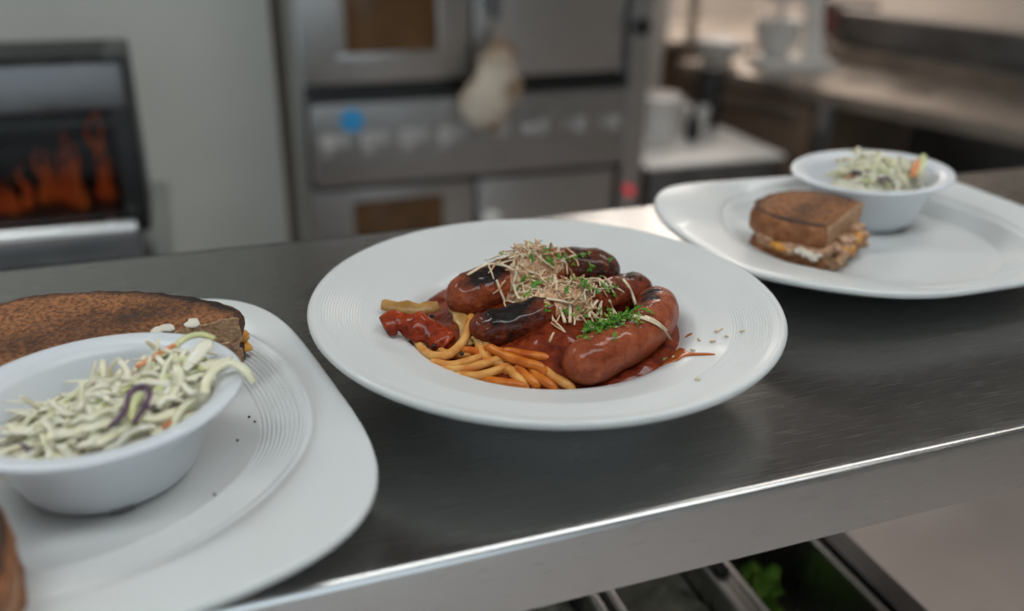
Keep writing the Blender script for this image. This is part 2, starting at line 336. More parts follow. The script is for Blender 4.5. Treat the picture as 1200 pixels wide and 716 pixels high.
def square_plate(name, label, par, ring_c, ring_r, loc, rim_dz=0.0):
    """bowed square plate with a round ridged well; par = outline parameters in shelf coordinates"""
    ax, ay, n1, n2, cx, cy, th, z0, dz, sk, tp = par
    t = thing(name, label, 'plate', (loc[0], loc[1], 0))
    K = 2400; pts = []
    for k in range(K):
        a = 2 * PI * k / K; c, s = math.cos(a), math.sin(a)
        q = 1 / (abs(c) ** n1 + abs(s) ** n1) ** (1 / n1)
        x, y = q * c, q * s
        kk = max(0, min(1, (q - 1) / (2 ** (.5 - 1 / n1) - 1)))
        z = z0 + dz * kk * kk
        x, y = x * ax * (1 + tp * y), y * ay * (1 + n2 * x)
        x += sk * y
        pts.append((cx + x * math.cos(th) - y * math.sin(th) - ring_c[0], cy + x * math.sin(th) + y * math.cos(th) - ring_c[1], z))
    # outline as polar function about the ring centre
    pol = sorted((math.atan2(p[1], p[0]), math.hypot(p[0], p[1]), p[2]) for p in pts)
    N = 216; seg = []
    j = 0
    for k in range(N):
        a = -PI + 2 * PI * (k + 0.5) / N
        while j < len(pol) - 1 and pol[j][0] < a: j += 1
        seg.append((a, pol[j][1], pol[j][2] + rim_dz))
    ox, oy = ring_c[0] - loc[0], ring_c[1] - loc[1]
    zf = 0.0095
    rings = []      # list of functions (a, R, z) -> (r, z)
    def ridge_prof(u):   # u 0..1 over the wall of the well
        return u
    fr = []
    for f in (0.0, 0.3, 0.6, 0.8): fr.append(('flat', f))
    W = 110
    for i in range(W + 1): fr.append(('wall', i / W))
    for f in (0.12, 0.3, 0.5, 0.7, 0.85): fr.append(('lip', f))
    for f in range(7): fr.append(('rim', f))
    for f in (0.75, 0.5, 0.0): fr.append(('under', f))
    vs = []
    r0, r1 = ring_r
    for kind, f in fr:
        for (a, R, z) in seg:
            s = (1 + (r1 / (R - 0.006)) ** 14) ** (-1 / 14)
            ra, rb = r0 * s, r1 * s
            zl = z - 0.0035
            zb_ = zf + (zl - zf) * 0.72
            if kind == 'flat': r, zz = ra * f, zf
            elif kind == 'wall':
                r = ra + (rb - ra) * f
                zz = zf + (zb_ - zf) * (f ** 1.25)
                if f < 0.80: zz += 0.00066 * math.cos(2 * PI * f / 0.08) * min(1, f / 0.04, (0.80 - f) / 0.04)
                if f > 0.86: zz -= 0.0011 * math.sin(PI * (f - 0.86) / 0.14)
            elif kind == 'lip':
                r = rb + (R - 0.004 - rb) * f
                zz = zb_ + (z - zb_) * f + 0.0010 * math.sin(PI * f)
            elif kind == 'rim':
                g = PI * f / 6
                r = R - 0.0024 + 0.0024 * math.sin(g) - (0.0008 if f == 6 else 0); zz = z - 0.0025 + 0.0025 * math.cos(g)
            else:
                r = (R - 0.004) * f; zz = max(0.0, (z - 0.006) * (1 if f > 0.9 else (0.35 if f > 0.7 else 0.0)))
            vs.append((ox + r * math.cos(a), oy + r * math.sin(a), zz))
    fs = [(i * N + k, i * N + (k + 1) % N, (i + 1) * N + (k + 1) % N, (i + 1) * N + k) for i in range(len(fr) - 1) for k in range(N)]
    b = MB(); b.add(vs, fs); b.build('plate_body', M['porcelain'], t)
    return t
square_plate('dinner_plate', 'white square plate with ridged round well, nearest at lower left', (0.1451, 0.1489, 3.8317, 0.0185, -0.0832, 0.4301, 0.2214, 0.0253, 0.0, 0.0656, -0.0039),
             (-0.084, 0.458), (0.105, 0.1360), (-0.0832, 0.4301))
square_plate('dinner_plate', 'white square plate holding a half sandwich, behind on the right', (0.1693, 0.1389, 2.9949, -0.0328, 0.5336, 0.5766, -0.0232, 0.0287, 0.0055, -0.0387, -0.0014),
             (0.545, 0.580), (0.100, 0.130), (0.5336, 0.5766))

# ------------------------------------------------------------------ slaw bowls
def slaw_bowl(label, c, nrm, rim_r=0.068, depth=0.0475):
    t = thing('side_bowl', label, 'bowl', (0, 0, 0), 0, 'coleslaw bowls')
    n = Vector((nrm[0], nrm[1], 1)).normalized()
    t.location = Vector(c) - n * depth
    t.rotation_euler = Vector((0, 0, 1)).rotation_difference(n).to_euler()
    k = rim_r / 0.068; d = depth
    prof = [(0.0, 0.003), (0.033 * k, 0.003), (0.035 * k, 0.0), (0.0385 * k, 0.0), (0.0405 * k, 0.002), (0.045 * k, d * .30), (0.0505 * k, d * .63), (0.0545 * k, d - 0.0055), (0.057 * k, d - 0.0035),
            (0.065 * k, d - 0.0018), (0.0672 * k, d - 0.0008), (0.068 * k, d + 0.0006), (0.0672 * k, d + 0.0018), (0.065 * k, d + 0.002), (0.0585 * k, d + 0.0008), (0.0555 * k, d - 0.0008),
            (0.053 * k, d - 0.004), (0.048 * k, d * .59), (0.042 * k, d * .28), (0.036 * k, 0.0065), (0.03 * k, 0.005), (0.0, 0.005)]
    b = MB(); b.lathe(prof, 96); b.build('bowl_body', M['bowl'], t)
    # drain notch in the foot ring
    b = MB(); b.box(-0.005, 0.005, -0.0408 * k, -0.0345 * k, 0.0, 0.0016, 0.0004); o = b.build('foot_notch', M['steel_dark'], t)
    o.rotation_euler = (0, 0, math.radians(8))
    return t
BL = slaw_bowl('white bowl of coleslaw on the near left plate', (-0.0580, 0.4260, 0.0520), (-0.025, 0.0463), 0.0695, 0.0425)
BR = slaw_bowl('white bowl of coleslaw on the right-hand plate', (0.5740, 0.6300, 0.0545), (-0.0566, 0.0227), 0.0695, 0.0430)

# shred mesh library
def shred(n, length, wid, thick, curl, m):
    pts = []; a = 0; p = Vector((0, 0, 0)); el = 0
    for i in range(n):
        pts.append(p.copy())
        a += random.uniform(-curl, curl); el += random.uniform(-curl, curl) * 0.5
        p = p + Vector((math.cos(a) * math.cos(el), math.sin(a) * math.cos(el), math.sin(el))) * (length / (n - 1))
    c = sum(pts, Vector()) / n
    b = MB(); b.tube([q - c for q in pts], lambda u: wid * (0.55 + 0.45 * math.sin(PI * (0.1 + 0.8 * u))), 6, (n - 1) * 2 + 1, thick / wid)
    me_o = b.build('shred', m); me = me_o.data; bpy.data.objects.remove(me_o)
    return me
CAB = [shred(5, random.uniform(0.018, 0.040), random.uniform(0.0015, 0.0032), random.uniform(0.0007, 0.0012), random.uniform(0.35, 0.85), M['cabbage'][(0, 1, 1, 0, 1, 2, 0, 1)[i % 8]]) for i in range(16)]
PUR = [shred(5, random.uniform(0.012, 0.022), 0.0011, 0.0008, 0.5, M['purple']) for _ in range(3)]
CAR = [shred(4, random.uniform(0.010, 0.018), 0.0012, 0.0009, 0.25, M['carrot']) for _ in range(3)]

def slaw(label, loc, blobs, count, rim):
    """blobs: (centre, radius xy, height) ellipsoids; shreds lie on their upper surface"""
    t = thing('coleslaw', label, 'coleslaw', loc, 0, 'coleslaw servings')
    def top(x, y):
        z = -1
        for (c, rx, ry, rz_) in blobs:
            d = ((x - c[0]) / rx) ** 2 + ((y - c[1]) / ry) ** 2
            if d < 1: z = max(z, c[2] + rz_ * math.sqrt(1 - d))
        return z
    # dressed heap underneath
    b = MB(); G = 34
    xs = [q[0][0] - q[1] for q in blobs] + [q[0][0] + q[1] for q in blobs]; ys = [q[0][1] - q[2] for q in blobs] + [q[0][1] + q[2] for q in blobs]
    for (c, rx, ry, rz_) in blobs:
        vs = []; fs = []
        nu, nv = 22, 8
        for j in range(nv + 1):
            ph = PI / 2 * j / nv
            for i in range(nu):
                a = 2 * PI * i / nu
                p = Vector((c[0] + rx * .93 * math.cos(a) * math.cos(ph), c[1] + ry * .93 * math.sin(a) * math.cos(ph), c[2] - 0.001 + rz_ * math.sin(ph) * .97))
                p += p.normalized() * noise.noise(p * 180) * 0.0022
                vs.append(p - Vector(loc))
        for j in range(nv):
            for i in range(nu):
                fs.append((j * nu + i, j * nu + (i + 1) % nu, (j + 1) * nu + (i + 1) % nu, (j + 1) * nu + i))
        b.add(vs, fs)
    b.build('dressed_heap', M['dressing'], t, kind='stuff')
    k = 0
    while k < count:
        x = random.uniform(min(xs), max(xs)); y = random.uniform(min(ys), max(ys))
        z = top(x, y)
        if z < 0: continue
        if math.hypot(x - rim[0], y - rim[1]) > rim[2] * 0.62 and z < 0.062: continue
        u = random.random()
        me, nm = (random.choice(PUR), 'red_cabbage_shred') if u < 0.06 else ((random.choice(CAR), 'carrot_shred') if u < 0.09 else (random.choice(CAB), 'cabbage_shred'))
        o = link(nm, me, t, Vector((x, y, z + random.uniform(-0.002, 0.002))) - Vector(loc))
        e = 0.002
        nx = -(top(x + e, y) - z) / e if top(x + e, y) > 0 else 0; ny = -(top(x, y + e) - z) / e if top(x, y + e) > 0 else 0
        nv = Vector((max(-.9, min(.9, nx)), max(-.9, min(.9, ny)), 1)).normalized()
        q = Vector((0, 0, 1)).rotation_difference(nv)
        o.rotation_euler = (q @ Matrix.Rotation(random.gauss(0.25, 0.9), 3, 'Z').to_quaternion() @ Matrix.Rotation(random.uniform(-.35, .35), 3, 'Y').to_quaternion()).to_euler()
        k += 1
    return t
LB = Vector((-0.056, 0.413, 0.016))
sl = slaw('creamy coleslaw heaped up to the right side of the near bowl', LB,
          [((-0.072, 0.408, 0.036), 0.036, 0.034, 0.014), ((-0.044, 0.411, 0.044), 0.036, 0.032, 0.015), ((-0.018, 0.420, 0.050), 0.024, 0.024, 0.015), ((-0.085, 0.408, 0.034), 0.022, 0.022, 0.010)],
          235, (-0.0563, 0.4151, 0.068))
def special(nm, path, wd, th, m, par, loc, rings=18):
    b = MB(); b.tube([Vector(p) - Vector(loc) for p in path], lambda u: wd * (0.6 + 0.4 * math.sin(PI * (0.08 + 0.84 * u))), 8, rings, th / wd)
    return b.build(nm, m, par)
o = special('carrot_shred', [(-0.0379, 0.4267, 0.0640), (-0.0302, 0.4296, 0.0660), (-0.0184, 0.4341, 0.0700)], 0.0021, 0.0013, M['carrot'], sl, LB)
o['label'] = 'thick orange carrot stick'
o = special('red_cabbage_shred', [(-0.0498, 0.3814, 0.0580), (-0.0428, 0.3885, 0.0610), (-0.0408, 0.3968, 0.0640), (-0.0372, 0.4010, 0.0660), (-0.0324, 0.3995, 0.0660), (-0.0314, 0.3928, 0.0650), (-0.0350, 0.3850, 0.0620), (-0.0392, 0.3817, 0.0580)], 0.0014, 0.0018, M['purple'], sl, LB, 30)
o['label'] = 'purple looped cabbage rib'
special('cabbage_shred', [(-0.0400, 0.3830, 0.0585), (-0.0388, 0.3900, 0.0620), (-0.0365, 0.3960, 0.0640), (-0.0340, 0.3950, 0.0640)], 0.0020, 0.0012, M['cabbage'][2], sl, LB)
o = special('cabbage_shred', [(-0.0069, 0.3883, 0.0640), (-0.0050, 0.3965, 0.0670), (0.0003, 0.4041, 0.0690), (0.0072, 0.4073, 0.0690), (0.0134, 0.4029, 0.0660), (0.0169, 0.3997, 0.0600)], 0.0030, 0.0016, M['cabbage'][0], sl, LB, 26)
o['label'] = 'cabbage strip hanging over the rim'
special('cabbage_shred', [(-0.0240, 0.4300, 0.0640), (-0.0150, 0.4400, 0.0690), (-0.0060, 0.4420, 0.0700), (0.0010, 0.4370, 0.0690)], 0.0024, 0.0015, M['cabbage'][2], sl, LB)
special('cabbage_shred', [(-0.0160, 0.4150, 0.0640), (-0.0060, 0.4240, 0.0700), (-0.0030, 0.4330, 0.0700)], 0.0050, 0.0022, M['cabbage'][1], sl, LB)
special('cabbage_shred', [(-0.0700, 0.3950, 0.0500), (-0.0600, 0.4050, 0.0570), (-0.0480, 0.4200, 0.0600)], 0.0032, 0.0016, M['cabbage'][1], sl, LB)
special('cabbage_shred', [(-0.0900, 0.3990, 0.0460), (-0.0760, 0.3930, 0.0510), (-0.0600, 0.3900, 0.0540), (-0.0480, 0.3900, 0.0560)], 0.0034, 0.0016, M['cabbage'][0], sl, LB)
sl.location = LB + Vector((-0.0017, 0.011, -0.006))
RB = Vector((0.560, 0.612, 0.016))
sr = slaw('mound of coleslaw in the bowl on the right-hand plate', RB,
          [((0.540, 0.598, 0.046), 0.034, 0.028, 0.022), ((0.565, 0.604, 0.050), 0.034, 0.028, 0.020), ((0.545, 0.612, 0.052), 0.016, 0.016, 0.024)], 120, (0.559, 0.614, 0.068))
special('carrot_shred', [(0.5700, 0.5750, 0.0640), (0.5848, 0.5887, 0.0740)], 0.0032, 0.0016, M['carrot'], sr, RB)
special('red_cabbage_shred', [(0.5332, 0.5743, 0.0640), (0.5400, 0.5760, 0.0650), (0.5460, 0.5744, 0.0630)], 0.0030, 0.0016, M['purple'], sr, RB)
special('red_cabbage_shred', [(0.5180, 0.5890, 0.0660), (0.5240, 0.5930, 0.0670), (0.5300, 0.5900, 0.0650)], 0.0026, 0.0016, M['purple'], sr, RB)
special('cabbage_shred', [(0.5760, 0.5760, 0.0640), (0.5880, 0.5860, 0.0690), (0.5960, 0.5940, 0.0760)], 0.0034, 0.0018, M['cabbage'][2], sr, RB)

sr.location = RB + Vector((0.015, 0.0165, -0.0035))

# ------------------------------------------------------------------ sandwiches
def resample(poly, n):
    P = [Vector((p[0], p[1], 0)) for p in poly]; P.append(P[0])
    d = [0]
    for a, b_ in zip(P, P[1:]): d.append(d[-1] + (b_ - a).length)
    out = []; j = 0
    for i in range(n):
        s = d[-1] * i / n
        while d[j + 1] < s: j += 1
        u = (s - d[j]) / max(1e-9, d[j + 1] - d[j])
        out.append(P[j].lerp(P[j + 1], u))
    return out
def slab(outline, z0, z1, mats, parent, name, cut_n, seed=0, amp=0.0008, round_=0.003, band=0.5, n=120, puff=0.0):
    """bread slice: outline polygon (its cut edge has cut_n(p) true), toasted faces, crust sides"""
    O = resample(outline, n); c = sum(O, Vector()) / n
    vs = []; ch = []
    def pt(p, z, f, amp_=amp):
        q = Vector((p.x, p.y, z)); s = Vector((seed, 0, 0))
        q = q + Vector((noise.noise(q * 120 + s), noise.noise(q * 120 + s + Vector((9, 0, 0))), noise.noise(q * 90 + s + Vector((0, 7, 0))))) * amp_ * 1.3
        q += Vector((noise.noise(q * 420 + s), noise.noise(q * 420 + s + Vector((5, 5, 0))), 0)) * amp_ * 0.8
        return q
    rows = []
    FR = [0.0, 0.2, 0.4, 0.55, 0.68, 0.78, 0.86, 0.92, 0.96]
    for f in FR: rows.append((f, z1 + puff * (1 - f ** 3), 't'))
    h = z1 - z0; rd = min(round_, h * 0.45)
    for a in (0.35, 0.7, 1.0): rows.append((('in', rd * (1 - math.sin(a * PI / 2))), z1 - rd * (1 - math.cos(a * PI / 2)), 's'))
    for g in (0.25, 0.5, 0.75): rows.append((('in', -0.0006), z1 - rd + (z0 + rd - (z1 - rd)) * g, 's'))
    for a in (1.0, 0.7, 0.35): rows.append((('in', rd * (1 - math.sin(a * PI / 2))), z0 + rd * (1 - math.cos(a * PI / 2)), 's'))
    for f in (0.9, 0.5, 0.0): rows.append((f, z0, 'b'))
    for f, z, k in rows:
        for i, p in enumerate(O):
            cut = cut_n(p)
            if isinstance(f, tuple):
                q = p + (c - p).normalized() * f[1] * (0.35 if cut else 1.0)
            else: q = c.lerp(p, f)
            vs.append(pt(q, z, f))
            # distance to crust edge, and a broad darker grill band
            e = min((q - o_).length for o_ in O[::3] if not cut_n(o_))
            ch.append((max(0.0, 1.0 - e / 0.010) * 1.15 + band * math.exp(-((q.y - c.y * 0.75) / 0.017) ** 2)) if k != 'b' else 0.2)
    fs = []; mi = []
    b = MB()
    for j in range(len(rows) - 1):
        for i in range(n):
            i2 = (i + 1) % n
            m_ = 0 if rows[j + 1][2] == 't' else (0 if rows[j + 1][2] == 'b' else (2 if cut_n(O[i]) and cut_n(O[i2]) else 1))
            b.add([], [], 0)
            fs.append((j * n + i, j * n + i2, (j + 1) * n + i2, (j + 1) * n + i)); mi.append(m_)
    b.v = [tuple(v) for v in vs]; b.f = fs; b.m = mi; b.c = {i: x for i, x in enumerate(ch)}
    return b.build(name, mats, parent)
def lumps(parent, name, m, pts, r, seed=0, squash=0.7, kind=None):
    b = MB()
    for i, p in enumerate(pts):
        rr_ = r * random.uniform(0.7, 1.3); vs = []; fs = []; nu, nv = 10, 6
        for j in range(nv + 1):
            ph = -PI / 2 + PI * j / nv
            for k in range(nu):
                a = 2 * PI * k / nu
                d = Vector((math.cos(a) * math.cos(ph), math.sin(a) * math.cos(ph), math.sin(ph) * squash))
                q = Vector(p) + d * rr_ * (1 + 0.6 * noise.noise((Vector(p) + d * rr_) * (0.9 / r) + Vector((seed, i * 3.1, 0))))
                vs.append(q)
        for j in range(nv):
            for k in range(nu): fs.append((j * nu + k, j * nu + (k + 1) % nu, (j + 1) * nu + (k + 1) % nu, (j + 1) * nu + k))
        b.add(vs, fs)
    return b.build(name, m, parent, kind=kind)

# near left half sandwich: local x runs along the cut, origin at its right tip, y to the far crust
sl_out = [(1.027 * p[0], 1.027 * p[1]) for p in [(0.0, 0.0), (0.0035, 0.007), (-0.001, 0.016), (-0.012, 0.027), (-0.028, 0.0395), (-0.046, 0.050), (-0.066, 0.059), (-0.088, 0.0655), (-0.112, 0.068), (-0.134, 0.064), (-0.150, 0.054), (-0.160, 0.036), (-0.162, 0.016), (-0.160, 0.0)]]
cutL = lambda p: p.y < 0.0012
s1 = thing('half_sandwich', 'large grilled rye half sandwich lying behind the near coleslaw bowl', 'sandwich', (0.0146, 0.5140, 0.0115), 0, 'grilled half sandwiches')
s1.rotation_euler = (math.radians(9.5), math.radians(-1.5), math.radians(10))
BRD = [M['toast'], M['crust'], M['crumb']]
slab(sl_out, 0.0, 0.013, BRD, s1, 'bottom_bread', cutL, 3)
slab(sl_out, 0.0185, 0.0345, BRD, s1, 'top_bread', cutL, 11, band=0.62, puff=0.002, n=200)
fil = [(p[0] * 0.985 - 0.001, p[1] * 0.97) for p in sl_out]
slab(fil, 0.0125, 0.0190, [M['filling']] * 3, s1, 'meat_filling', cutL, 5, amp=0.0022, round_=0.002)
o = lumps(s1, 'melted_cheese', M['cheddar'], [(-0.003 - random.random() * 0.02, 0.002 + random.random() * 0.012, 0.016 + random.uniform(-.002, .004)) for _ in range(9)] + [(0.0015, 0.006, 0.0165), (0.003, 0.009, 0.012), (0.0025, 0.004, 0.009)], 0.0035); o['label'] = 'orange melted cheese at the tip'
o = lumps(s1, 'white_cheese', M['whitecheese'], [(-0.1195, -0.0010, 0.0345), (-0.114, -0.0020, 0.0340), (-0.110, 0.0005, 0.0355), (-0.117, 0.002, 0.0352), (-0.105, 0.005, 0.0355), (-0.072, 0.0015, 0.0350), (-0.068, 0.001, 0.0348), (-0.063, 0.003, 0.0355), (-0.046, 0.0035, 0.0355), (-0.041, 0.004, 0.0355), (-0.026, 0.004, 0.0350)], 0.0036, 4, 0.30, kind='stuff'); o['label'] = 'blobs of melted white cheese'

# another half of it, whose rounded crust comes in at the lower left
s2 = thing('half_sandwich', 'rounded brown sandwich crust at the lower left corner of the picture', 'sandwich', (-0.0865, 0.318, 0.0115), math.radians(96), 'grilled half sandwiches')
so2 = [(0.052, 0.012), (0.044, 0.004), (0.030, -0.0005), (0.012, -0.0025), (-0.006, -0.0015), (-0.024, 0.004), (-0.036, 0.014), (-0.04, 0.03), (-0.04, 0.06), (0.054, 0.06), (0.056, 0.03)]
cut2 = lambda p: p.y > 0.058
BR2 = [M['toast'], M['crust_light'], M['crumb']]
slab(so2, 0.0, 0.014, BR2, s2, 'bottom_bread', cut2, 21)
slab(so2, 0.019, 0.034, BR2, s2, 'top_bread', cut2, 25)
slab([(p[0] * 0.97, p[1] * 0.97 + 0.001) for p in so2], 0.0135, 0.0195, [M['filling']] * 3, s2, 'meat_filling', cut2, 31, amp=0.0015, round_=0.002)

# right half sandwich: local x along the cut (towards the back right), y away from the cut to the crust
s3 = thing('half_sandwich', 'thick toasted half sandwich with cheese filling in front of the right bowl', 'sandwich', (0.4560, 0.5300, 0.0110), math.radians(30), 'grilled half sandwiches')
s3.rotation_euler = (math.radians(1), math.radians(-4), math.radians(30))
so3 = [(0.0, 0.0), (0.072, 0.0), (0.074, 0.02), (0.070, 0.044), (0.058, 0.060), (0.040, 0.068), (0.020, 0.070), (0.004, 0.066), (-0.006, 0.052), (-0.008, 0.030), (-0.004, 0.012)]
cut3 = lambda p: p.y < 0.001
BR3 = [M['toast'], M['crust_light'], M['crumb']]
slab(so3, 0.0, 0.012, BR3, s3, 'bottom_bread', cut3, 41, amp=0.0014)
slab([(p[0] + 0.001, p[1] + 0.003) for p in so3], 0.0175, 0.0360, BR3, s3, 'top_bread', lambda p: p.y < 0.0042, 47, amp=0.0012, band=0.55, puff=0.0025)
slab([(p[0], p[1] * 0.98 - 0.001) for p in so3], 0.011, 0.0185, [M['filling']] * 3, s3, 'meat_filling', lambda p: p.y < 0.0, 45, amp=0.003, round_=0.002)
lumps(s3, 'meat_shreds', M['filling'], [(random.uniform(0.004, 0.07), random.uniform(-0.007, 0.002), random.uniform(0.008, 0.021)) for _ in range(34)], 0.0048, 3, kind='stuff')
lumps(s3, 'bread_crumbs', M['crumb'], [(random.uniform(0.002, 0.066), random.uniform(-0.008, 0.0), random.uniform(0.003, 0.010)) for _ in range(26)], 0.0042, 9, kind='stuff')
o = lumps(s3, 'melted_cheese', M['cheddar'], [(0.018 + k * 0.0035, -0.0075 + random.uniform(-.001, .001), 0.0150 + random.uniform(-.003, .003)) for k in range(8)], 0.0038, 6); o['label'] = 'orange melted cheese on the cut'
o = lumps(s3, 'melted_cheese', M['cheddar'], [(-0.008, 0.031 + k * 0.003, 0.0150) for k in range(4)], 0.0034, 7); o['label'] = 'orange cheese oozing at the crust'
lumps(s3, 'white_cheese', M['whitecheese'], [(-0.006 + random.uniform(-.002, .004), 0.010 + random.uniform(-.008, .012), 0.013 + random.uniform(-.003, .004)) for _ in range(7)], 0.0036, 8)

# ------------------------------------------------------------------ pasta dish
SAUS = []
def sausage(label, path, R, m, char, sz=34, rings=64, n=36, wr=0.0003, tip=0.0, sup=5.0):
    P0 = Vector(path[0]); base = Vector((P0.x, P0.y, P0.z - R))
    t = thing('sausage', label, 'sausage', base, 0, 'grilled sausages')
    D = cr(path, 200); cum = [0.0]
    for a, b_ in zip(D, D[1:]): cum.append(cum[-1] + (b_ - a).length)
    L = cum[-1]; P = []; j = 0
    for i in range(80):                      # even steps along the curve
        q_ = L * i / 79
        while j < 198 and cum[j + 1] < q_: j += 1
        P.append(D[j].lerp(D[j + 1], (q_ - cum[j]) / max(1e-9, cum[j + 1] - cum[j])))
    def rad(u):
        e = min(u, 1 - u) * L
        k = 1.0 if e > R * 1.15 else max(0.0, 1 - (1 - e / (R * 1.15)) ** 2.1) ** 0.5
        return max(0.0002, R * k * (0.965 + 0.035 * math.sin(u * 9)))
    # denser rings towards the rounded ends
    us = sorted(set([0.5 - 0.5 * math.cos(PI * i / (rings - 1)) for i in range(rings)]))
    Q = []
    for u in us:
        f = u * (len(P) - 1); i = min(int(f), len(P) - 2); Q.append(P[i].lerp(P[i + 1], f - i))
    for q, u in zip(Q, us): SAUS.append((q.x, q.y, q.z, rad(u)))
    def disp(q, u, g):
        return (noise.noise(q * 160) * 1.0 + noise.noise(q * 420) * 0.7) * wr / R * 1.0
    b = MB(); vs = []; ch = []; N = len(Q)
    for i, p in enumerate(Q):
        tt = (Q[min(i + 1, N - 1)] - Q[max(i - 1, 0)]).normalized()
        a = tt.cross(Vector((0, 0, 1))).normalized(); bb = a.cross(tt).normalized()
        r_ = rad(us[i])
        for k in range(n):
            g = 2 * PI * k / n
            d = a * math.cos(g) + bb * math.sin(g)
            q = p + d * r_
            c_ = char(us[i], math.degrees(g), q)
            q = q + d * (noise.noise(q * 140) * wr * 2 + noise.noise(q * 430) * wr)
            if c_ > 0.45: q = q - d * wr * 1.2 + d * math.sin(us[i] * L / 0.0021) * wr * 0.7
            vs.append(q - base); ch.append(c_)
    fs = [(i * n + k, i * n + (k + 1) % n, (i + 1) * n + (k + 1) % n, (i + 1) * n + k) for i in range(N - 1) for k in range(n)]
    fs += [tuple(range(n - 1, -1, -1)), tuple(range((N - 1) * n, N * n))]
    b.add(vs, fs, 0, ch); b.build('casing', m, t)
    return t, b
def bandf(x, c, wd): return math.exp(-((x - c) / wd) ** 2)
def angd(a, c): return abs((a - c + 180) % 360 - 180)
# seam of dark grilling along the side; angle 90 is the top, 0 is the right of the travel direction
front_path = [(0.1830, 0.4095, 0.0355), (0.1905, 0.4095, 0.0360), (0.2000, 0.4110, 0.0365), (0.2158, 0.4178, 0.0370), (0.2327, 0.4250, 0.0370), (0.2520, 0.4390, 0.0370), (0.2665, 0.4560, 0.0360), (0.2735, 0.4720, 0.0345), (0.2745, 0.4800, 0.0335)]
sausage('pinkish browned sausage curving round the front right of the pasta', front_path, 0.0142, M['sausage'],
        lambda u, a, q: 1.0 * (bandf(angd(a, 112), 0, 34) * (bandf(u, 0.36, 0.12) * 0.95 + bandf(u, 0.78, 0.15) * 1.2)) * (0.75 + 0.35 * math.sin(u * 62)) + 0.04)
back_path = [(0.1405, 0.4935, 0.0425), (0.1480, 0.4965, 0.0440), (0.1600, 0.5010, 0.0455), (0.1740, 0.5060, 0.0470), (0.1900, 0.5110, 0.0485), (0.2090, 0.5140, 0.0495), (0.2280, 0.5140, 0.0490), (0.2430, 0.5110, 0.0475), (0.2560, 0.5055, 0.0445), (0.2620, 0.5015, 0.0430)]
sausage('dark glossy sausage arching along the back under the cheese heap', back_path, 0.0150, M['sausage'],
        lambda u, a, q: 0.95 * bandf(angd(a, 62), 0, 30) * bandf(u, 0.21, 0.16) * 1.0 + 0.38 * bandf(angd(a, 110), 0, 40) * bandf(u, 0.3, 0.3) + 0.62 * min(1, max(0, (u - 0.55) / 0.2)) + 0.02, wr=0.00035)
mid_path = [(0.1450, 0.4670, 0.0345), (0.1518, 0.4659, 0.0360), (0.1653, 0.4623, 0.0385), (0.1795, 0.4620, 0.0410), (0.2000, 0.4640, 0.0430), (0.2246, 0.4687, 0.0435), (0.2480, 0.4790, 0.0410), (0.2650, 0.4880, 0.0385), (0.2770, 0.4945, 0.0362)]
sausage('short charred sausage lying through the middle of the pasta', mid_path, 0.0128, M['sausage_dark'],
        lambda u, a, q: 0.95 * bandf(u, 0.17, 0.13) * (0.45 + 0.55 * bandf(angd(a, 85), 0, 55)) + 0.75 * bandf(angd(a, 105), 0, 35) * bandf(u, 0.40, 0.14) + 0.7 * bandf(angd(a, 95), 0, 40) * bandf(u, 0.86, 0.09) + 0.06, wr=0.0006)

def sauce_z(x, y):
    g = lambda cx, cy, s, a: a * math.exp(-((x - cx) ** 2 + (y - cy) ** 2) / (2 * s * s))
    return 0.0238 + g(0.200, 0.490, 0.030, 0.020) + g(0.1880, 0.4370, 0.0170, 0.0130) + g(0.225, 0.455, 0.02, 0.010) + g(0.152, 0.485, 0.018, 0.006)
# sauce pool in the well
sc = thing('tomato_sauce', 'dark red tomato sauce filling the well of the pasta plate', 'sauce', (PCX, PCY, 0.0125))
b = MB(); NR, NA = 34, 120; vs = []; fs = []
for j in range(NR + 1):
    for k in range(NA):
        a = 2 * PI * k / NA; edge = 0.0868 + 0.0010 * noise.noise(Vector((math.cos(a) * 3, math.sin(a) * 3, 1)))
        if math.radians(150) < a < math.radians(200): edge -= 0.006 * math.sin((a - math.radians(150)) / math.radians(50) * PI)
        r = edge * j / NR; x, y = PCX + r * math.cos(a), PCY + r * math.sin(a)
        z = sauce_z(x, y) + 0.0011 * noise.noise(Vector((x, y, 0)) * 120) + 0.0007 * noise.noise(Vector((x, y, 3)) * 300)
        if j >= NR - 1: z = min(z, 0.0238) - (0.0010 if j == NR else 0)
        vs.append((x - PCX, y - PCY, z - 0.0125))
for j in range(NR):
    for k in range(NA): fs.append((j * NA + k, j * NA + (k + 1) % NA, (j + 1) * NA + (k + 1) % NA, (j + 1) * NA + k))
b.add(vs, fs); b.build('sauce_pool', M['sauce'], sc)
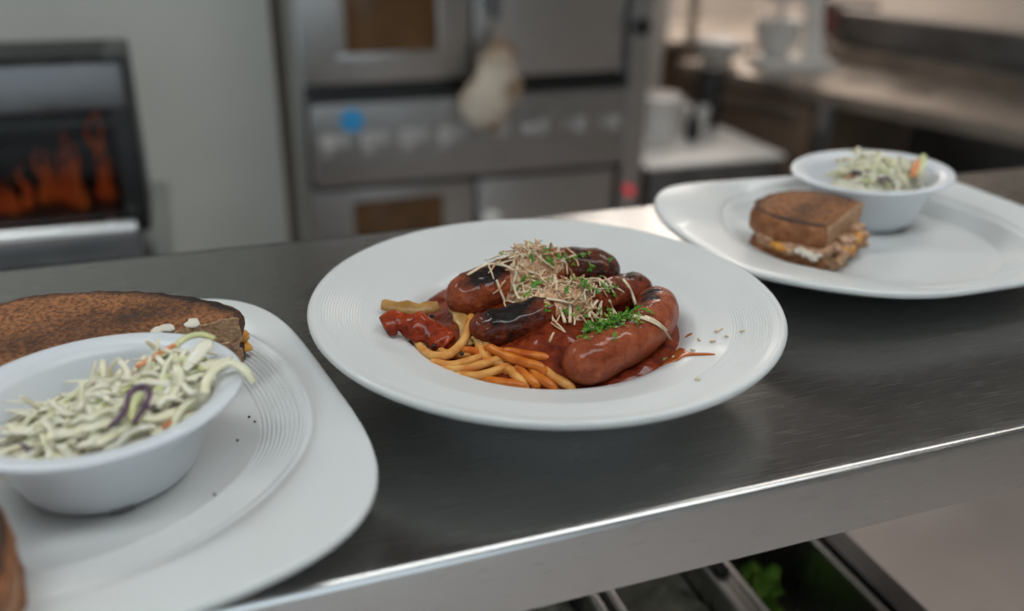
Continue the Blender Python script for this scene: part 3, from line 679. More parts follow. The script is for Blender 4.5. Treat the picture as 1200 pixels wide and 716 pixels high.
# splash over the right lip of the well
def on_plate(x, y, lift=0.0004):
    return plate_z(math.hypot(x - PCX, y - PCY)) + lift
def splash(outline, h):
    n = len(outline); c = Vector((sum(p[0] for p in outline) / n, sum(p[1] for p in outline) / n, 0)); vs = []; fs = []
    for f, dz in ((1.0, -0.0002), (0.97, h * .55), (0.85, h * .85), (0.6, h), (0.3, h), (0.0, h)):
        for p in outline:
            x = c.x + (p[0] - c.x) * f; y = c.y + (p[1] - c.y) * f
            vs.append((x - PCX, y - PCY, on_plate(x, y, dz) - 0.0125))
    for j in range(5):
        for k in range(n): fs.append((j * n + k, j * n + (k + 1) % n, (j + 1) * n + (k + 1) % n, (j + 1) * n + k))
    bb = MB(); bb.add(vs, fs); return bb.build('sauce_splash', M['splash'], sc)
o = splash([(p.x, p.y) for p in cr([(0.2455, 0.4095, 0), (0.2560, 0.4200, 0), (0.2640, 0.4280, 0), (0.2672, 0.4240, 0), (0.2660, 0.4160, 0), (0.2672, 0.4105, 0), (0.2750, 0.4010, 0), (0.2744, 0.3995, 0), (0.2650, 0.4075, 0), (0.2600, 0.4085, 0), (0.2540, 0.4062, 0), (0.2455, 0.4095, 0)], 60)][:-1], 0.0012)
o['label'] = 'orange splash on the plate rim'
splash([(0.2800 + 0.0024 * math.cos(a), 0.4370 + 0.0016 * math.sin(a)) for a in [2 * PI * i / 16 for i in range(16)]], 0.0005)

# spaghetti strands
sp = thing('spaghetti', 'thick spaghetti strands in sauce at the front left of the well', 'pasta', (0.150, 0.450, 0.0125))
STR = [
  ([(0.1521,0.4858,0.0360),(0.1459,0.4714,0.0360),(0.1375,0.4579,0.0340),(0.1271,0.4513,0.0310),(0.1192,0.4566,0.0290),(0.1159,0.4699,0.0280),(0.1153,0.4843,0.0280)],0),
  ([(0.1181,0.4509,0.0270),(0.1278,0.4447,0.0275),(0.1406,0.4442,0.0290),(0.1572,0.4463,0.0310)],0),
  ([(0.1224,0.4439,0.0260),(0.1334,0.4375,0.0275),(0.1465,0.4380,0.0290),(0.1629,0.4369,0.0320)],0),
  ([(0.1288,0.4343,0.0255),(0.1395,0.4292,0.0270),(0.1545,0.4309,0.0280),(0.1679,0.4315,0.0300),(0.1806,0.4299,0.0310)],0),
  ([(0.1514,0.4466,0.0340),(0.1569,0.4349,0.0340),(0.1638,0.4250,0.0340),(0.1721,0.4179,0.0330)],1),
  ([(0.1569,0.4272,0.0290),(0.1587,0.4220,0.0270),(0.1614,0.4167,0.0255)],0),
  ([(0.1617,0.4248,0.0300),(0.1641,0.4184,0.0280),(0.1677,0.4126,0.0255)],1),
  ([(0.1683,0.4227,0.0300),(0.1708,0.4142,0.0280),(0.1754,0.4071,0.0255)],1),
  ([(0.1750,0.4185,0.0300),(0.1787,0.4117,0.0280),(0.1851,0.4040,0.0255)],0),
  ([(0.1472,0.4531,0.0320),(0.1467,0.4451,0.0310),(0.1495,0.4392,0.0290),(0.1559,0.4348,0.0280)],0),
  ([(0.1360,0.4549,0.0300),(0.1427,0.4508,0.0310),(0.1502,0.4412,0.0290)],1),
  ([(0.1602,0.4413,0.0330),(0.1681,0.4324,0.0340),(0.1792,0.4264,0.0330)],1),
  ([(0.1340,0.4345,0.0245),(0.1474,0.4235,0.0245),(0.1600,0.4150,0.0245)],1),
  ([(0.1250,0.4700,0.0260),(0.1290,0.4600,0.0270),(0.1400,0.4520,0.0290),(0.1520,0.4520,0.0310)],0)]
for path, k in STR:
    path = [Vector(p) for p in path]
    # both ends dive into the sauce
    for e, n_ in ((0, 1), (-1, -2)):
        t = (path[e] - path[n_]).normalized()
        q = path[e] + Vector((t.x, t.y, 0)) * 0.0035; q.z = max(0.0205, path[e].z - 0.0055)
        if math.hypot(q.x - PCX, q.y - PCY) > 0.0845: q = path[e] - Vector((0, 0, 0.003))
        path.insert(0, q) if e == 0 else path.append(q)
    b = MB(); b.tube([p - Vector((0.150, 0.450, 0.0125)) for p in path], lambda u: 0.00280 * min(1, 0.35 + 9 * min(u, 1 - u)) * (1 + 0.05 * math.sin(u * 14)), 10, 30)
    b.build('strand', M['pasta_red'] if k else M['pasta'], sp)

# vegetables at the left of the sausages
def strip_thing(name, label, cat, paths, wd, th, m, rings=22, up=(-0.15, -0.6, 0.8)):
    p0 = paths[0][0]; base = Vector((p0[0], p0[1], p0[2] - th))
    b = MB()
    b.tube([Vector(p) - base for p in paths[0]], lambda u: wd * (0.7 + 0.3 * math.sin(PI * (0.1 + 0.8 * u))) * (1 + 0.15 * math.sin(u * 17)), 12, rings, th / wd, up=up,
           disp=lambda q, u, g: (noise.noise(q * 150) * 0.30 + noise.noise(q * 400) * 0.15) * wd * 0.8, char=(lambda q, u, g: 0.55 + noise.noise(q * 120) * 0.4 if math.sin(g) < -0.2 else max(0, noise.noise(q * 90)) * 0.5))
    o = b.build(name, m); o.location = base
    return tag(o, label, cat)
strip_thing('onion_strip', 'pale cooked onion strip reaching out over the left rim', 'onion', [[(0.1024,0.5189,0.0370),(0.1099,0.5152,0.0370),(0.1188,0.5106,0.0360),(0.1276,0.5079,0.0360),(0.1375,0.5089,0.0360)]], 0.0046, 0.0014, M['onion'])
strip_thing('onion_strip', 'olive brown onion strip hanging down beside the sausage end', 'onion', [[(0.1446,0.5022,0.0380),(0.1455,0.4886,0.0375),(0.1445,0.4746,0.0350),(0.1426,0.4595,0.0310)]], 0.0042, 0.0016, M['onion'])
strip_thing('onion_strip', 'short onion piece under the charred middle sausage', 'onion', [[(0.1465,0.4627,0.0350),(0.1483,0.4568,0.0335),(0.1524,0.4529,0.0325)]], 0.0030, 0.0014, M['onion'])
strip_thing('red_pepper_strip', 'red roasted pepper strip at the left edge of the well', 'pepper', [[(0.0973,0.4876,0.0370),(0.1055,0.4888,0.0385),(0.1133,0.4835,0.0375),(0.1213,0.4776,0.0350),(0.1276,0.4718,0.0320),(0.1318,0.4677,0.0290)]], 0.0090, 0.0036, M['pepper'], 36)
strip_thing('red_pepper_strip', 'dark charred pepper skin between pepper strip and middle sausage', 'pepper', [[(0.1250,0.4920,0.0290),(0.1330,0.4840,0.0300),(0.1420,0.4700,0.0300),(0.1530,0.4600,0.0310)]], 0.0070, 0.0030, M['sausage_dark'], 26)
for i, (x, y, z) in enumerate([(0.1190, 0.4634, 0.0300), (0.1344, 0.4478, 0.0325), (0.1225, 0.4660, 0.0305), (0.1280, 0.4905, 0.0385)]):
    b = MB(); b.lathe([(0.0, -0.0014), (0.0011, -0.0009), (0.0015, 0.0), (0.0011, 0.0009), (0.0, 0.0014)], 10)
    o = b.build('charred_bit', M['crumbspeck']); o.location = (x, y, z)
    tag(o, 'tiny black charred bit among the pasta strands and pepper', 'charred bit', 'charred bits in the pasta')

# grated cheese
def H(x, y):
    z = sauce_z(x, y)
    for (sx, sy, sz, r_) in SAUS:
        d2 = (x - sx) ** 2 + (y - sy) ** 2
        if d2 < r_ * r_: z = max(z, sz + math.sqrt(r_ * r_ - d2))
    return z
def pile(x, y):
    return H(x, y) + 0.0085 * math.exp(-(((x - 0.199) / 0.018) ** 2 + ((y - 0.502) / 0.016) ** 2))  + 0.007 * math.exp(-(((x - 0.199) / 0.020) ** 2 + ((y - 0.484) / 0.014) ** 2)) + 0.007 * math.exp(-(((x - 0.217) / 0.018) ** 2 + ((y - 0.455) / 0.016) ** 2))
def normal_at(f, x, y, e=0.0015):
    return Vector((-(f(x + e, y) - f(x - e, y)) / (2 * e), -(f(x, y + e) - f(x, y - e)) / (2 * e), 1)).normalized()
CB = Vector((0.203, 0.475, 0.045))
gc = thing('grated_cheese', 'heap of pale grated cheese on top of the sausages', 'cheese', CB)
b = MB(); vs = []; fs = []; NA, NR = 96, 34
for j in range(NR + 1):
    for k in range(NA):
        a = 2 * PI * k / NA; rr_ = (j / NR)
        ex = 0.031 * (1 + 0.25 * noise.noise(Vector((math.cos(a) * 2, math.sin(a) * 2, 5)))); ey = 0.036 * (1 + 0.25 * noise.noise(Vector((math.cos(a) * 2, math.sin(a) * 2, 8))))
        x = 0.203 + ex * rr_ * math.cos(a) - 0.3 * ey * rr_ * math.sin(a) * -1 * 0.4; y = 0.480 + ey * rr_ * math.sin(a)
        z = pile(x, y) - 0.0012 - 0.008 * rr_ ** 6 + 0.0030 * noise.noise(Vector((x, y, 0)) * 280) + 0.0018 * noise.noise(Vector((x, y, 4)) * 650)
        vs.append(Vector((x, y, z)) - CB)
for j in range(NR):
    for k in range(NA): fs.append((j * NA + k, j * NA + (k + 1) % NA, (j + 1) * NA + (k + 1) % NA, (j + 1) * NA + k))
b.add(vs, fs); b.build('cheese_crumbs', M['cheese_pink'], gc, kind='stuff')
CHS = [shred(4, random.uniform(0.005, 0.014), random.uniform(0.00045, 0.0009), 0.00045, random.uniform(0.2, 0.8), M['cheese'] if i % 5 > 1 else M['cheese_pink']) for i in range(15)]
def lay(nm, me, par, base, x, y, f, lift, tilt=0.3):
    z = f(x, y) + lift
    o = link(nm, me, par, Vector((x, y, z)) - base)
    q = Vector((0, 0, 1)).rotation_difference(normal_at(f, x, y))
    o.rotation_euler = (q @ Matrix.Rotation(random.uniform(0, 6.28), 3, 'Z').to_quaternion() @ Matrix.Rotation(random.uniform(-tilt, tilt), 3, 'Y').to_quaternion()).to_euler()
    return o
for k in range(282):
    if k < 110: x, y = random.gauss(0.199, 0.0110), random.gauss(0.503, 0.0075)
    elif k < 190: x, y = random.gauss(0.200, 0.0120), random.gauss(0.483, 0.0085)
    else: x, y = random.gauss(0.216, 0.0135), random.gauss(0.458, 0.0125)
    lay('cheese_shred', random.choice(CHS), gc, CB, x, y, pile, random.uniform(-0.0004, 0.0016), 0.5)
SHR = [[(0.1637,0.4715,0.0660),(0.1622,0.4608,0.0640),(0.1628,0.4545,0.0600)],[(0.1778,0.4745,0.0720),(0.1725,0.4642,0.0690),(0.1713,0.4638,0.0660)],[(0.1713,0.4638,0.0660),(0.1705,0.4554,0.0630),(0.1710,0.4522,0.0610)],
 [(0.1904,0.4360,0.0600),(0.1892,0.4289,0.0590),(0.1879,0.4219,0.0570)],[(0.1978,0.4400,0.0660),(0.1935,0.4283,0.0630),(0.1890,0.4173,0.0590)],[(0.2115,0.4303,0.0640),(0.2061,0.4264,0.0610),(0.2028,0.4221,0.0580)],
 [(0.2442,0.4627,0.0600),(0.2435,0.4529,0.0590),(0.2425,0.4458,0.0570),(0.2419,0.4395,0.0530)],[(0.2192,0.4572,0.0660),(0.2236,0.4531,0.0660),(0.2272,0.4484,0.0630)],
 [(0.1911,0.4749,0.0770),(0.1930,0.4654,0.0760),(0.1963,0.4597,0.0740)],[(0.1790,0.4719,0.0740),(0.1811,0.4627,0.0730),(0.1859,0.4582,0.0720)],[(0.1521,0.4932,0.0620),(0.1654,0.4964,0.0660),(0.1736,0.4874,0.0680),(0.1769,0.4778,0.0680)],
 [(0.2222,0.4361,0.0600),(0.2209,0.4285,0.0580),(0.2218,0.4253,0.0560)],[(0.1859,0.4566,0.0710),(0.1945,0.4545,0.0680),(0.2042,0.4540,0.0670)],[(0.1839,0.4413,0.0640),(0.1910,0.4389,0.0630),(0.1981,0.4340,0.0620)]]
EYE = Vector((0, 0, 0.2813))
def settle(p, f, lift):
    """slide a guessed point along its sight line until it rests on the food surface"""
    p = Vector(p); d = (p - EYE).normalized(); q = p - d * 0.03
    for i in range(160):
        if q.z <= f(q.x, q.y) + lift: return q
        q = q + d * 0.0005
    return p
for path in SHR:
    pts = [settle(p, pile, 0.0010) for p in path]
    b = MB(); b.tube([p - CB for p in pts], 0.00105, 6, 10, 0.75); b.build('cheese_shred', M['cheese'], gc)
for path in ([(0.2304,0.4224,0.0550),(0.2360,0.4171,0.0550),(0.2414,0.4091,0.0530),(0.2432,0.3986,0.0490)],[(0.2370,0.4181,0.0555),(0.2406,0.4121,0.0550),(0.2441,0.4057,0.0520)]):
    pts = [settle(p, H, 0.0008) for p in path]
    b = MB(); b.tube([p - CB for p in pts], 0.0021, 8, 14, 0.35); o = b.build('cheese_shred', M['cheese'], gc); o['label'] = 'broad cheese shaving'
# crumbs of cheese scattered on the plate rim
for i, (x, y) in enumerate([(0.2956, 0.4283), (0.3043, 0.4164), (0.2694, 0.4139), (0.2845, 0.4169), (0.2471, 0.3717), (0.2563, 0.4137), (0.2938, 0.4167), (0.2800, 0.4250)]):
    b = MB(); L_ = 0.0035 if i == 0 else random.uniform(0.0009, 0.0018); a = 0.4 if i == 0 else random.uniform(0, 3)
    b.tube([(-L_ * math.cos(a), -L_ * math.sin(a), 0), (0, 0, 0.0004), (L_ * math.cos(a), L_ * math.sin(a), 0)], 0.0011, 6, 5, 0.6)
    o = b.build('cheese_crumb', M['cheese']); o.location = (x, y, on_plate(x, y, 0.0006))
    tag(o, 'small pale cheese crumb lying on the right rim of the pasta plate', 'cheese crumb', 'cheese crumbs on the rim')

# chopped parsley
pa = thing('chopped_parsley', 'bright green chopped parsley sprinkled over the cheese and sausages', 'parsley', CB)
def leaf(sz, m, lobes):
    b = MB(); n = 14; vs = [(0, 0, 0.0002)]; ph = random.uniform(0, 6.28); bend = random.uniform(-0.5, 0.5)
    for k in range(n):
        a = 2 * PI * k / n; r_ = sz * (0.62 + 0.38 * math.cos(lobes * a + ph)) * random.uniform(0.8, 1.15)
        x, y = r_ * math.cos(a) * 1.25, r_ * math.sin(a) * 0.8
        vs.append((x, y, bend * (x * x + y * y) / sz * 0.9 + random.uniform(-.0002, .0002)))
    vs2 = [(x, y, z - 0.00025) for x, y, z in vs]; m_ = len(vs)
    fs = [(0, k + 1, (k + 1) % n + 1) for k in range(n)] + [(m_, m_ + (k + 1) % n + 1, m_ + k + 1) for k in range(n)] + [(k + 1, m_ + k + 1, m_ + (k + 1) % n + 1, (k + 1) % n + 1) for k in range(n)]
    b.add(vs + vs2, fs); o = b.build('leaf', m, smooth=False); me = o.data; bpy.data.objects.remove(o); return me
LV = [leaf(random.uniform(0.0017, 0.0031), M['parsley'] if i % 4 else M['parsley_light'], 3 + i % 2) for i in range(12)]
BIG = [leaf(random.uniform(0.0042, 0.0055), M['parsley'], 3) for i in range(4)]
PST = [shred(3, random.uniform(0.005, 0.009), 0.0006, 0.0006, 0.2, M['parsley_light']) for i in range(3)]
PK = [(0.1750,0.4535,0.0720),(0.1932,0.4587,0.0720),(0.1797,0.4477,0.0700),(0.1928,0.4695,0.0800),(0.1852,0.4681,0.0770),(0.2070,0.4787,0.0720),(0.2298,0.4940,0.0640),(0.2182,0.4810,0.0640),(0.2278,0.4757,0.0620),(0.2135,0.4535,0.0660),(0.2128,0.4455,0.0650),(0.1978,0.4428,0.0670),(0.2170,0.4421,0.0620),(0.2317,0.4514,0.0600),(0.1754,0.4498,0.0620),(0.1786,0.4278,0.0610),(0.2406,0.4335,0.0530),(0.2443,0.4274,0.0530),(0.2319,0.4122,0.0540),(0.1972,0.4763,0.0780),(0.2131,0.4835,0.0700)]
for i, p in enumerate(PK):
    q = settle(p, pile, 0.001)
    big = i in (0, 1, 2, 9, 10)
    for j in range(3 if big else 2):
        lay('parsley_leaf', random.choice(BIG if big and j == 0 else LV), pa, CB, q.x + random.gauss(0, 0.0016) * (j > 0), q.y + random.gauss(0, 0.0016) * (j > 0), pile, 0.0026, 0.7)
c0 = settle((0.2112, 0.4166, 0.055), pile, 0.001)
for k in range(165):
    u = random.random(); x = 0.2020 + 0.036 * u + random.gauss(0, 0.0045); y = 0.4235 + 0.019 * u + random.gauss(0, 0.0075)
    lay('parsley_leaf' if k % 11 else 'parsley_stem', random.choice(LV) if k % 11 else random.choice(PST), pa, CB, x, y, pile, random.uniform(0.0010, 0.0042), 1.0)
for k in range(34):
    lay('parsley_leaf', random.choice(LV), pa, CB, random.gauss(0.212, 0.022), random.gauss(0.478, 0.022), pile, 0.0024, 0.7)
# crumbs that fell on the left plate
for i, (x, y) in enumerate([(0.012, 0.452), (0.0145, 0.446), (-0.010, 0.385), (0.004, 0.430)]):
    b = MB(); b.lathe([(0.0, -0.0006), (0.0006, -0.0004), (0.0008, 0.0), (0.0005, 0.0005), (0.0, 0.0007)], 8)
    o = b.build('crumb_speck', M['crust']); o.location = (x, y, 0.0102)
    tag(o, 'tiny dark crumb on the flat of the near left plate', 'crumb', 'crumbs on the left plate')

# ------------------------------------------------------------------ prep table below the shelf
pt = thing('prep_table', 'stainless prep rail under the shelf with rows of food pans', 'table', (0.1, 0.42, FLOOR))
def loc_box(par, name, m, *a, bev=0.0, base=(0.1, 0.42, FLOOR), angle=40):
    bb = MB(); bb.box(a[0] - base[0], a[1] - base[0], a[2] - base[1], a[3] - base[1], a[4] - base[2], a[5] - base[2], bev)
    return bb.build(name, m, par, smooth=bev > 0, angle=angle if bev > 0 else None)
loc_box(pt, 'cabinet_body', M['steel'], -0.62, 0.515, 0.20, 0.66, FLOOR + 0.1, -0.42, bev=0.004)
for a in ((0.492, 0.515, 0.20, 0.66), (-0.62, -0.60, 0.20, 0.66)): loc_box(pt, 'side_rim', M['steel_dark'], *a, -0.42, -0.243, bev=0.003)
for a in ((-0.60, 0.492, 0.20, 0.345), (-0.60, 0.492, 0.575, 0.66)): loc_box(pt, 'rail_top', M['steel'], *a, -0.262, -0.250, bev=0.002)
for x in (-0.05, 0.055, 0.16, 0.269, 0.376): loc_box(pt, 'divider_bar', M['rubber'] if x in (0.269,) else M['steel'], x, x + 0.012, 0.345, 0.575, -0.264, -0.247, bev=0.003)
loc_box(pt, 'rubber_gasket', M['rubber'], 0.376, 0.388, 0.500, 0.575, -0.2465, -0.243, bev=0.001)
for x in (-0.58, 0.47):
    for y in (0.23, 0.62): loc_box(pt, 'leg', M['steel_dark'], x, x + 0.03, y, y + 0.03, FLOOR, FLOOR + 0.1)
def food_pan(x0, label, fill):
    base = (x0 + 0.047, 0.46, -0.40)
    t = thing('food_pan', label, 'pan', base, 0, 'food pans under the shelf')
    bb = MB(); wx, wy, th = 0.047, 0.112, 0.0012
    for (a, b1, c, d) in ((-wx, -wx + th, -wy, wy), (wx - th, wx, -wy, wy), (-wx, wx, -wy, -wy + th), (-wx, wx, wy - th, wy)): bb.box(a, b1, c, d, 0.0, 0.150)
    bb.box(-wx, wx, -wy, wy, 0, th)
    bb.build('pan_body', M['steel'], t, smooth=False)
    bb = MB()
    for (a, b1, c, d) in ((-wx - .003, -wx + .004, -wy, wy), (wx - .004, wx + .003, -wy, wy), (-wx, wx, -wy - .003, -wy + .004), (-wx, wx, wy - .004, wy + .003)): bb.box(a, b1, c, d, 0.148, 0.1535, 0.001)
    bb.build('pan_rim', M['steel_edge'], t)
    return t, base
for i, (x0, lb, kind) in enumerate([(0.069, 'third steel food pan from the right under the shelf edge', 'p'), (0.173, 'steel food pan with pale food left of the two dividers', 'p'), (0.281, 'steel food pan of pale food between the two divider bars', 'p'), (0.391, 'rightmost steel food pan holding green lettuce', 'g')]):
    t, base = food_pan(x0, lb, kind)
    f_ = MB(); vs = []; fs = []; G = 14
    for a in range(G):
        for c in range(G):
            x = -0.044 + 0.088 * a / (G - 1); y = -0.108 + 0.216 * c / (G - 1)
            vs.append((x, y, (0.118 if kind == 'p' else 0.045) + 0.02 * noise.noise(Vector((x * 30, y * 30, i * 5)))))
    for a in range(G - 1):
        for c in range(G - 1): fs.append((a * G + c, (a + 1) * G + c, (a + 1) * G + c + 1, a * G + c + 1))
    f_.add(vs, fs)
    o = f_.build('chopped_salad', M['pale_food']); o.location = base; o['kind'] = 'stuff'
    tag(o, ['chopped pale food filling the third pan from the right', 'chopped pale food in the pan left of the dividers', 'chopped pale food between the two divider bars', 'wet chopped leaves at the bottom of the rightmost pan'][i], 'salad')
for i in range(7):
    b = MB(); vs = [(0, 0, 0.004)]; fs = []; n = 16
    ph = random.uniform(0, 6)
    for rr_ in (0.5, 1.0):
        for k in range(n):
            a = 2 * PI * k / n; r_ = 0.017 * rr_ * (1 + 0.25 * math.sin(3 * a + ph))
            vs.append((r_ * math.cos(a), r_ * math.sin(a), 0.006 * rr_ * math.sin(5 * a + ph) + 0.004 * rr_))
    fs = [(0, 1 + k, 1 + (k + 1) % n) for k in range(n)] + [(1 + k, 1 + n + k, 1 + n + (k + 1) % n, 1 + (k + 1) % n) for k in range(n)]
    b.add(vs, fs); o = b.build('lettuce_leaf', M['lettuce'])
    sm = o.modifiers.new('thick', 'SOLIDIFY'); sm.thickness = 0.0008
    o.location = (0.448 + random.uniform(-0.012, 0.012), 0.518 + random.uniform(-0.014, 0.014), -0.330 + i * 0.0055); o.rotation_euler = (random.uniform(-.6, .6), random.uniform(-.6, .6), random.uniform(0, 6))
    tag(o, 'crinkled bright green lettuce leaf in the rightmost food pan', 'lettuce', 'lettuce leaves in the pan')

# ------------------------------------------------------------------ double oven behind
OV = (0.74, 2.70, FLOOR)
ov = thing('double_oven', 'large stainless double-stack convection oven behind the shelf', 'oven', OV)
def ob(par, name, m, x0, x1, y0, y1, z0, z1, bev=0.006): return loc_box(par, name, m, x0, x1, y0, y1, z0, z1, bev=bev, base=OV)
ob(ov, 'oven_body', M['steel'], 0.275, 1.205, 2.31, 3.10, FLOOR + 0.12, 0.62, 0.008)
o = ob(ov, 'side_panel', M['wall_dim'], 0.266, 0.2745, 2.315, 3.09, FLOOR + 0.13, 0.61, 0.002); o['label'] = 'grey painted side panel'
ob(ov, 'deck_gap', M['black'], 0.285, 1.15, 2.300, 2.312, -0.46, -0.18, 0.001)
def door(x0, x1, z0, z1, win, frame=True):
    d = ob(ov, 'oven_door', M['steel'], x0, x1, 2.262, 2.306, z0, z1, 0.010)
    if win:
        fr = MB(); wx0, wx1, wz0, wz1 = win
        for (a, b1, c, e) in ((wx0 - .025, wx1 + .025, wz1, wz1 + .025), (wx0 - .025, wx1 + .025, wz0 - .025, wz0), (wx0 - .025, wx0, wz0, wz1), (wx1, wx1 + .025, wz0, wz1)):
            fr.box(a - OV[0], b1 - OV[0], 2.252 - OV[1], 2.264 - OV[1], c - OV[2], e - OV[2], 0.003)
        if frame: fr.build('window_frame', M['steel'], d, angle=40)
        ob(d, 'window_pane', M['oven_glass_glow'], wx0, wx1, 2.256, 2.264, wz0, wz1, 0.001)
    return d
door(0.282, 0.706, -0.172, 0.45, (0.388, 0.617, -0.098, 0.35))
d2 = door(0.716, 1.142, -0.172, 0.45, None)
hb = MB()
hb.tube([(0.757 - OV[0], 2.215 - OV[1], -0.02 - OV[2]), (0.757 - OV[0], 2.215 - OV[1], 0.40 - OV[2])], 0.014, 14, 4)
for z in (0.0, 0.38): hb.tube([(0.757 - OV[0], 2.264 - OV[1], z - OV[2]), (0.757 - OV[0], 2.215 - OV[1], z - OV[2])], 0.010, 10, 3)
hb.build('door_handle', M['steel_dark'], d2, angle=50)
cp = ob(ov, 'control_panel', M['steel_panel'], 0.288, 1.146, 2.225, 2.30, -0.424, -0.212, 0.012)
pr = MB(); y_ = 2.2235 - OV[1]
def ringprint(cx, cz, r0, r1):
    n = 16; vs = []
    for r_ in (r0, r1):
        for k in range(n): vs.append((cx + r_ * math.cos(2 * PI * k / n) - OV[0], y_, cz + r_ * math.sin(2 * PI * k / n) - OV[2]))
    pr.add(vs, [(k, (k + 1) % n, n + (k + 1) % n, n + k) for k in range(n)])
def bar(x0, x1, z0, z1): pr.add([(x0 - OV[0], y_, z0 - OV[2]), (x1 - OV[0], y_, z0 - OV[2]), (x1 - OV[0], y_, z1 - OV[2]), (x0 - OV[0], y_, z1 - OV[2])], [(0, 1, 2, 3)])
for i, x in enumerate([0.325, 0.425, 0.525, 0.625, 0.745, 0.855, 0.965, 1.065]):
    z = -0.304
    if i < 4: ringprint(x, z, 0.008 if i else 0.0, 0.021); bar(x - .012, x + .012, z - .033, z - .025)
    for k in range(3): bar(x + .024, x + (.056 if i > 3 else .05), z + .012 - k * .013, z + .020 - k * .013)
    if i in (4, 5): bar(x - .02, x + .02, z - .002, z + .012); bar(x - .02, x + .02, z - .014, z - .006)
    if i > 5:
        for k in range(2): bar(x - .012, x + .014, z + .008 - k * .012, z + .012 - k * .012)
pr.build('panel_print', M['print'], cp, smooth=False, kind='stuff')
bl = MB(); bl.lathe([(0.0, 0.001), (0.029, 0.001), (0.030, -0.001), (0.0, -0.001)], 20, (0.386 - OV[0], 2.2235 - OV[1], -0.254 - OV[2]), axis='y')
o = bl.build('round_sticker', M['blue'], cp, angle=40); o['label'] = 'blue round mark on the panel'
d3 = door(0.282, 0.716, -1.02, -0.446, (0.385, 0.628, -0.80, -0.478), False)
d4 = door(0.728, 1.142, -1.02, -0.446, None)
kb = MB(); kb.lathe([(0.0, -0.05), (0.026, -0.048), (0.030, -0.035), (0.026, -0.012), (0.014, 0.0)], 20, (0.757 - OV[0], 2.262 - OV[1], -0.556 - OV[2]), axis='y')
o = kb.build('door_knob', M['white_plastic'], d4); o['label'] = 'white round knob'
sc_ = ob(ov, 'side_column', M['steel'], 1.152, 1.215, 2.24, 2.31, -1.02, 0.60, 0.006)
for (z, m, r_, nm) in ((-0.052, 'black', 0.024, 'thermostat_knob'), (0.09, 'black', 0.024, 'thermostat_knob'), (-0.508, 'redlamp', 0.012, 'pilot_lamp')):
    kb = MB(); kb.lathe([(0.0, -0.022), (r_ * .8, -0.022), (r_, -0.016), (r_, 0.0)], 18, (1.176 - OV[0], 2.240 - OV[1], z - OV[2]), axis='y')
    o = kb.build(nm, M[m], sc_, angle=40)
    if m == 'redlamp': o['label'] = 'lit red pilot lamp'
for x in (0.31, 1.13):
    for y in (2.36, 3.02): ob(ov, 'leg', M['steel_dark'], x, x + 0.04, y, y + 0.04, FLOOR, FLOOR + 0.12, 0.003)

# cream mitt hanging from the handle
mt = thing('oven_mitt', 'stained cream cloth mitt hanging from the oven door handle', 'oven mitt', (0.735, 2.19, -0.29))
b = MB(); vs = []; ch = []; fs = []; nu = 28
rows = [(-0.005, 0.004, 0.003, 0.005), (0.000, 0.030, 0.016, 0.003), (0.015, 0.052, 0.026, -0.004), (0.045, 0.066, 0.031, -0.012), (0.085, 0.068, 0.032, -0.010), (0.12, 0.062, 0.030, 0.0), (0.15, 0.052, 0.026, 0.014), (0.18, 0.046, 0.024, 0.022), (0.20, 0.038, 0.021, 0.028), (0.215, 0.026, 0.016, 0.034), (0.222, 0.004, 0.003, 0.036)]
for (z, rx, ry, ox) in rows:
    for k in range(nu):
        a = 2 * PI * k / nu
        q = Vector((ox + rx * math.cos(a), ry * math.sin(a), z)); q += Vector((math.cos(a), math.sin(a), 0)) * (noise.noise(q * 28) * 0.016 + noise.noise(q * 70) * 0.006)
        vs.append(q)
for j in range(len(rows) - 1):
    for k in range(nu): fs.append((j * nu + k, j * nu + (k + 1) % nu, (j + 1) * nu + (k + 1) % nu, (j + 1) * nu + k))
b.add(vs, fs); b.build('mitt_body', M['cloth'], mt)
b = MB(); b.tube([(0.050, 0.0, 0.055), (0.066, 0.002, 0.080), (0.072, 0.0, 0.115), (0.060, 0.0, 0.135)], lambda u: 0.020 * math.sin(PI * (0.15 + 0.7 * u)), 12, 14, 0.8); b.build('thumb', M['cloth'], mt)
b = MB(); b.tube([(0.022 + 0.016 * math.cos(a) * .8, 0.022 * math.sin(a), 0.232 + 0.024 * math.cos(a)) for a in [2 * PI * k / 20 for k in range(21)]], 0.003, 8); b.build('hanging_loop', M['cloth'], mt)

# ------------------------------------------------------------------ gas broiler at left
BO = (-0.36, 1.75, -0.31)
st = thing('equipment_stand', 'stainless stand carrying the broiler in front of the grey wall', 'stand', (-0.36, 1.78, FLOOR))
for a in ((-0.68, -0.055, 1.52, 2.02, -0.345, -0.3105),): loc_box(st, 'stand_top', M['steel'], *a, bev=0.004, base=(-0.36, 1.78, FLOOR))
for x in (-0.66, -0.11):
    for y in (1.56, 1.94): loc_box(st, 'leg', M['steel'], x, x + 0.035, y, y + 0.035, FLOOR, -0.345, bev=0.002, base=(-0.36, 1.78, FLOOR))
br = thing('gas_broiler', 'black countertop broiler with orange flames behind its front glass, far left', 'broiler', BO)
def bb_(name, m, *a, bev=0.004, par=br): return loc_box(par, name, M[m], *a, bev=bev, base=BO)
bb_('base_panel', 'steel_dark', -0.66, -0.098, 1.565, 1.74, -0.309, -0.262)
bb_('side_wall', 'black', -0.115, -0.078, 1.56, 1.74, -0.262, 0.030, bev=0.008)
bb_('side_wall', 'black', -0.665, -0.63, 1.56, 1.74, -0.262, 0.030, bev=0.008)
bb_('rear_wall', 'black', -0.64, -0.10, 1.72, 1.74, -0.262, 0.030)
bb_('hood', 'steel_dark', -0.655, -0.085, 1.552, 1.74, -0.052, 0.020, bev=0.012)
bb_('top_grate', 'rubber', -0.645, -0.11, 1.575, 1.73, 0.020, 0.029, bev=0.003)
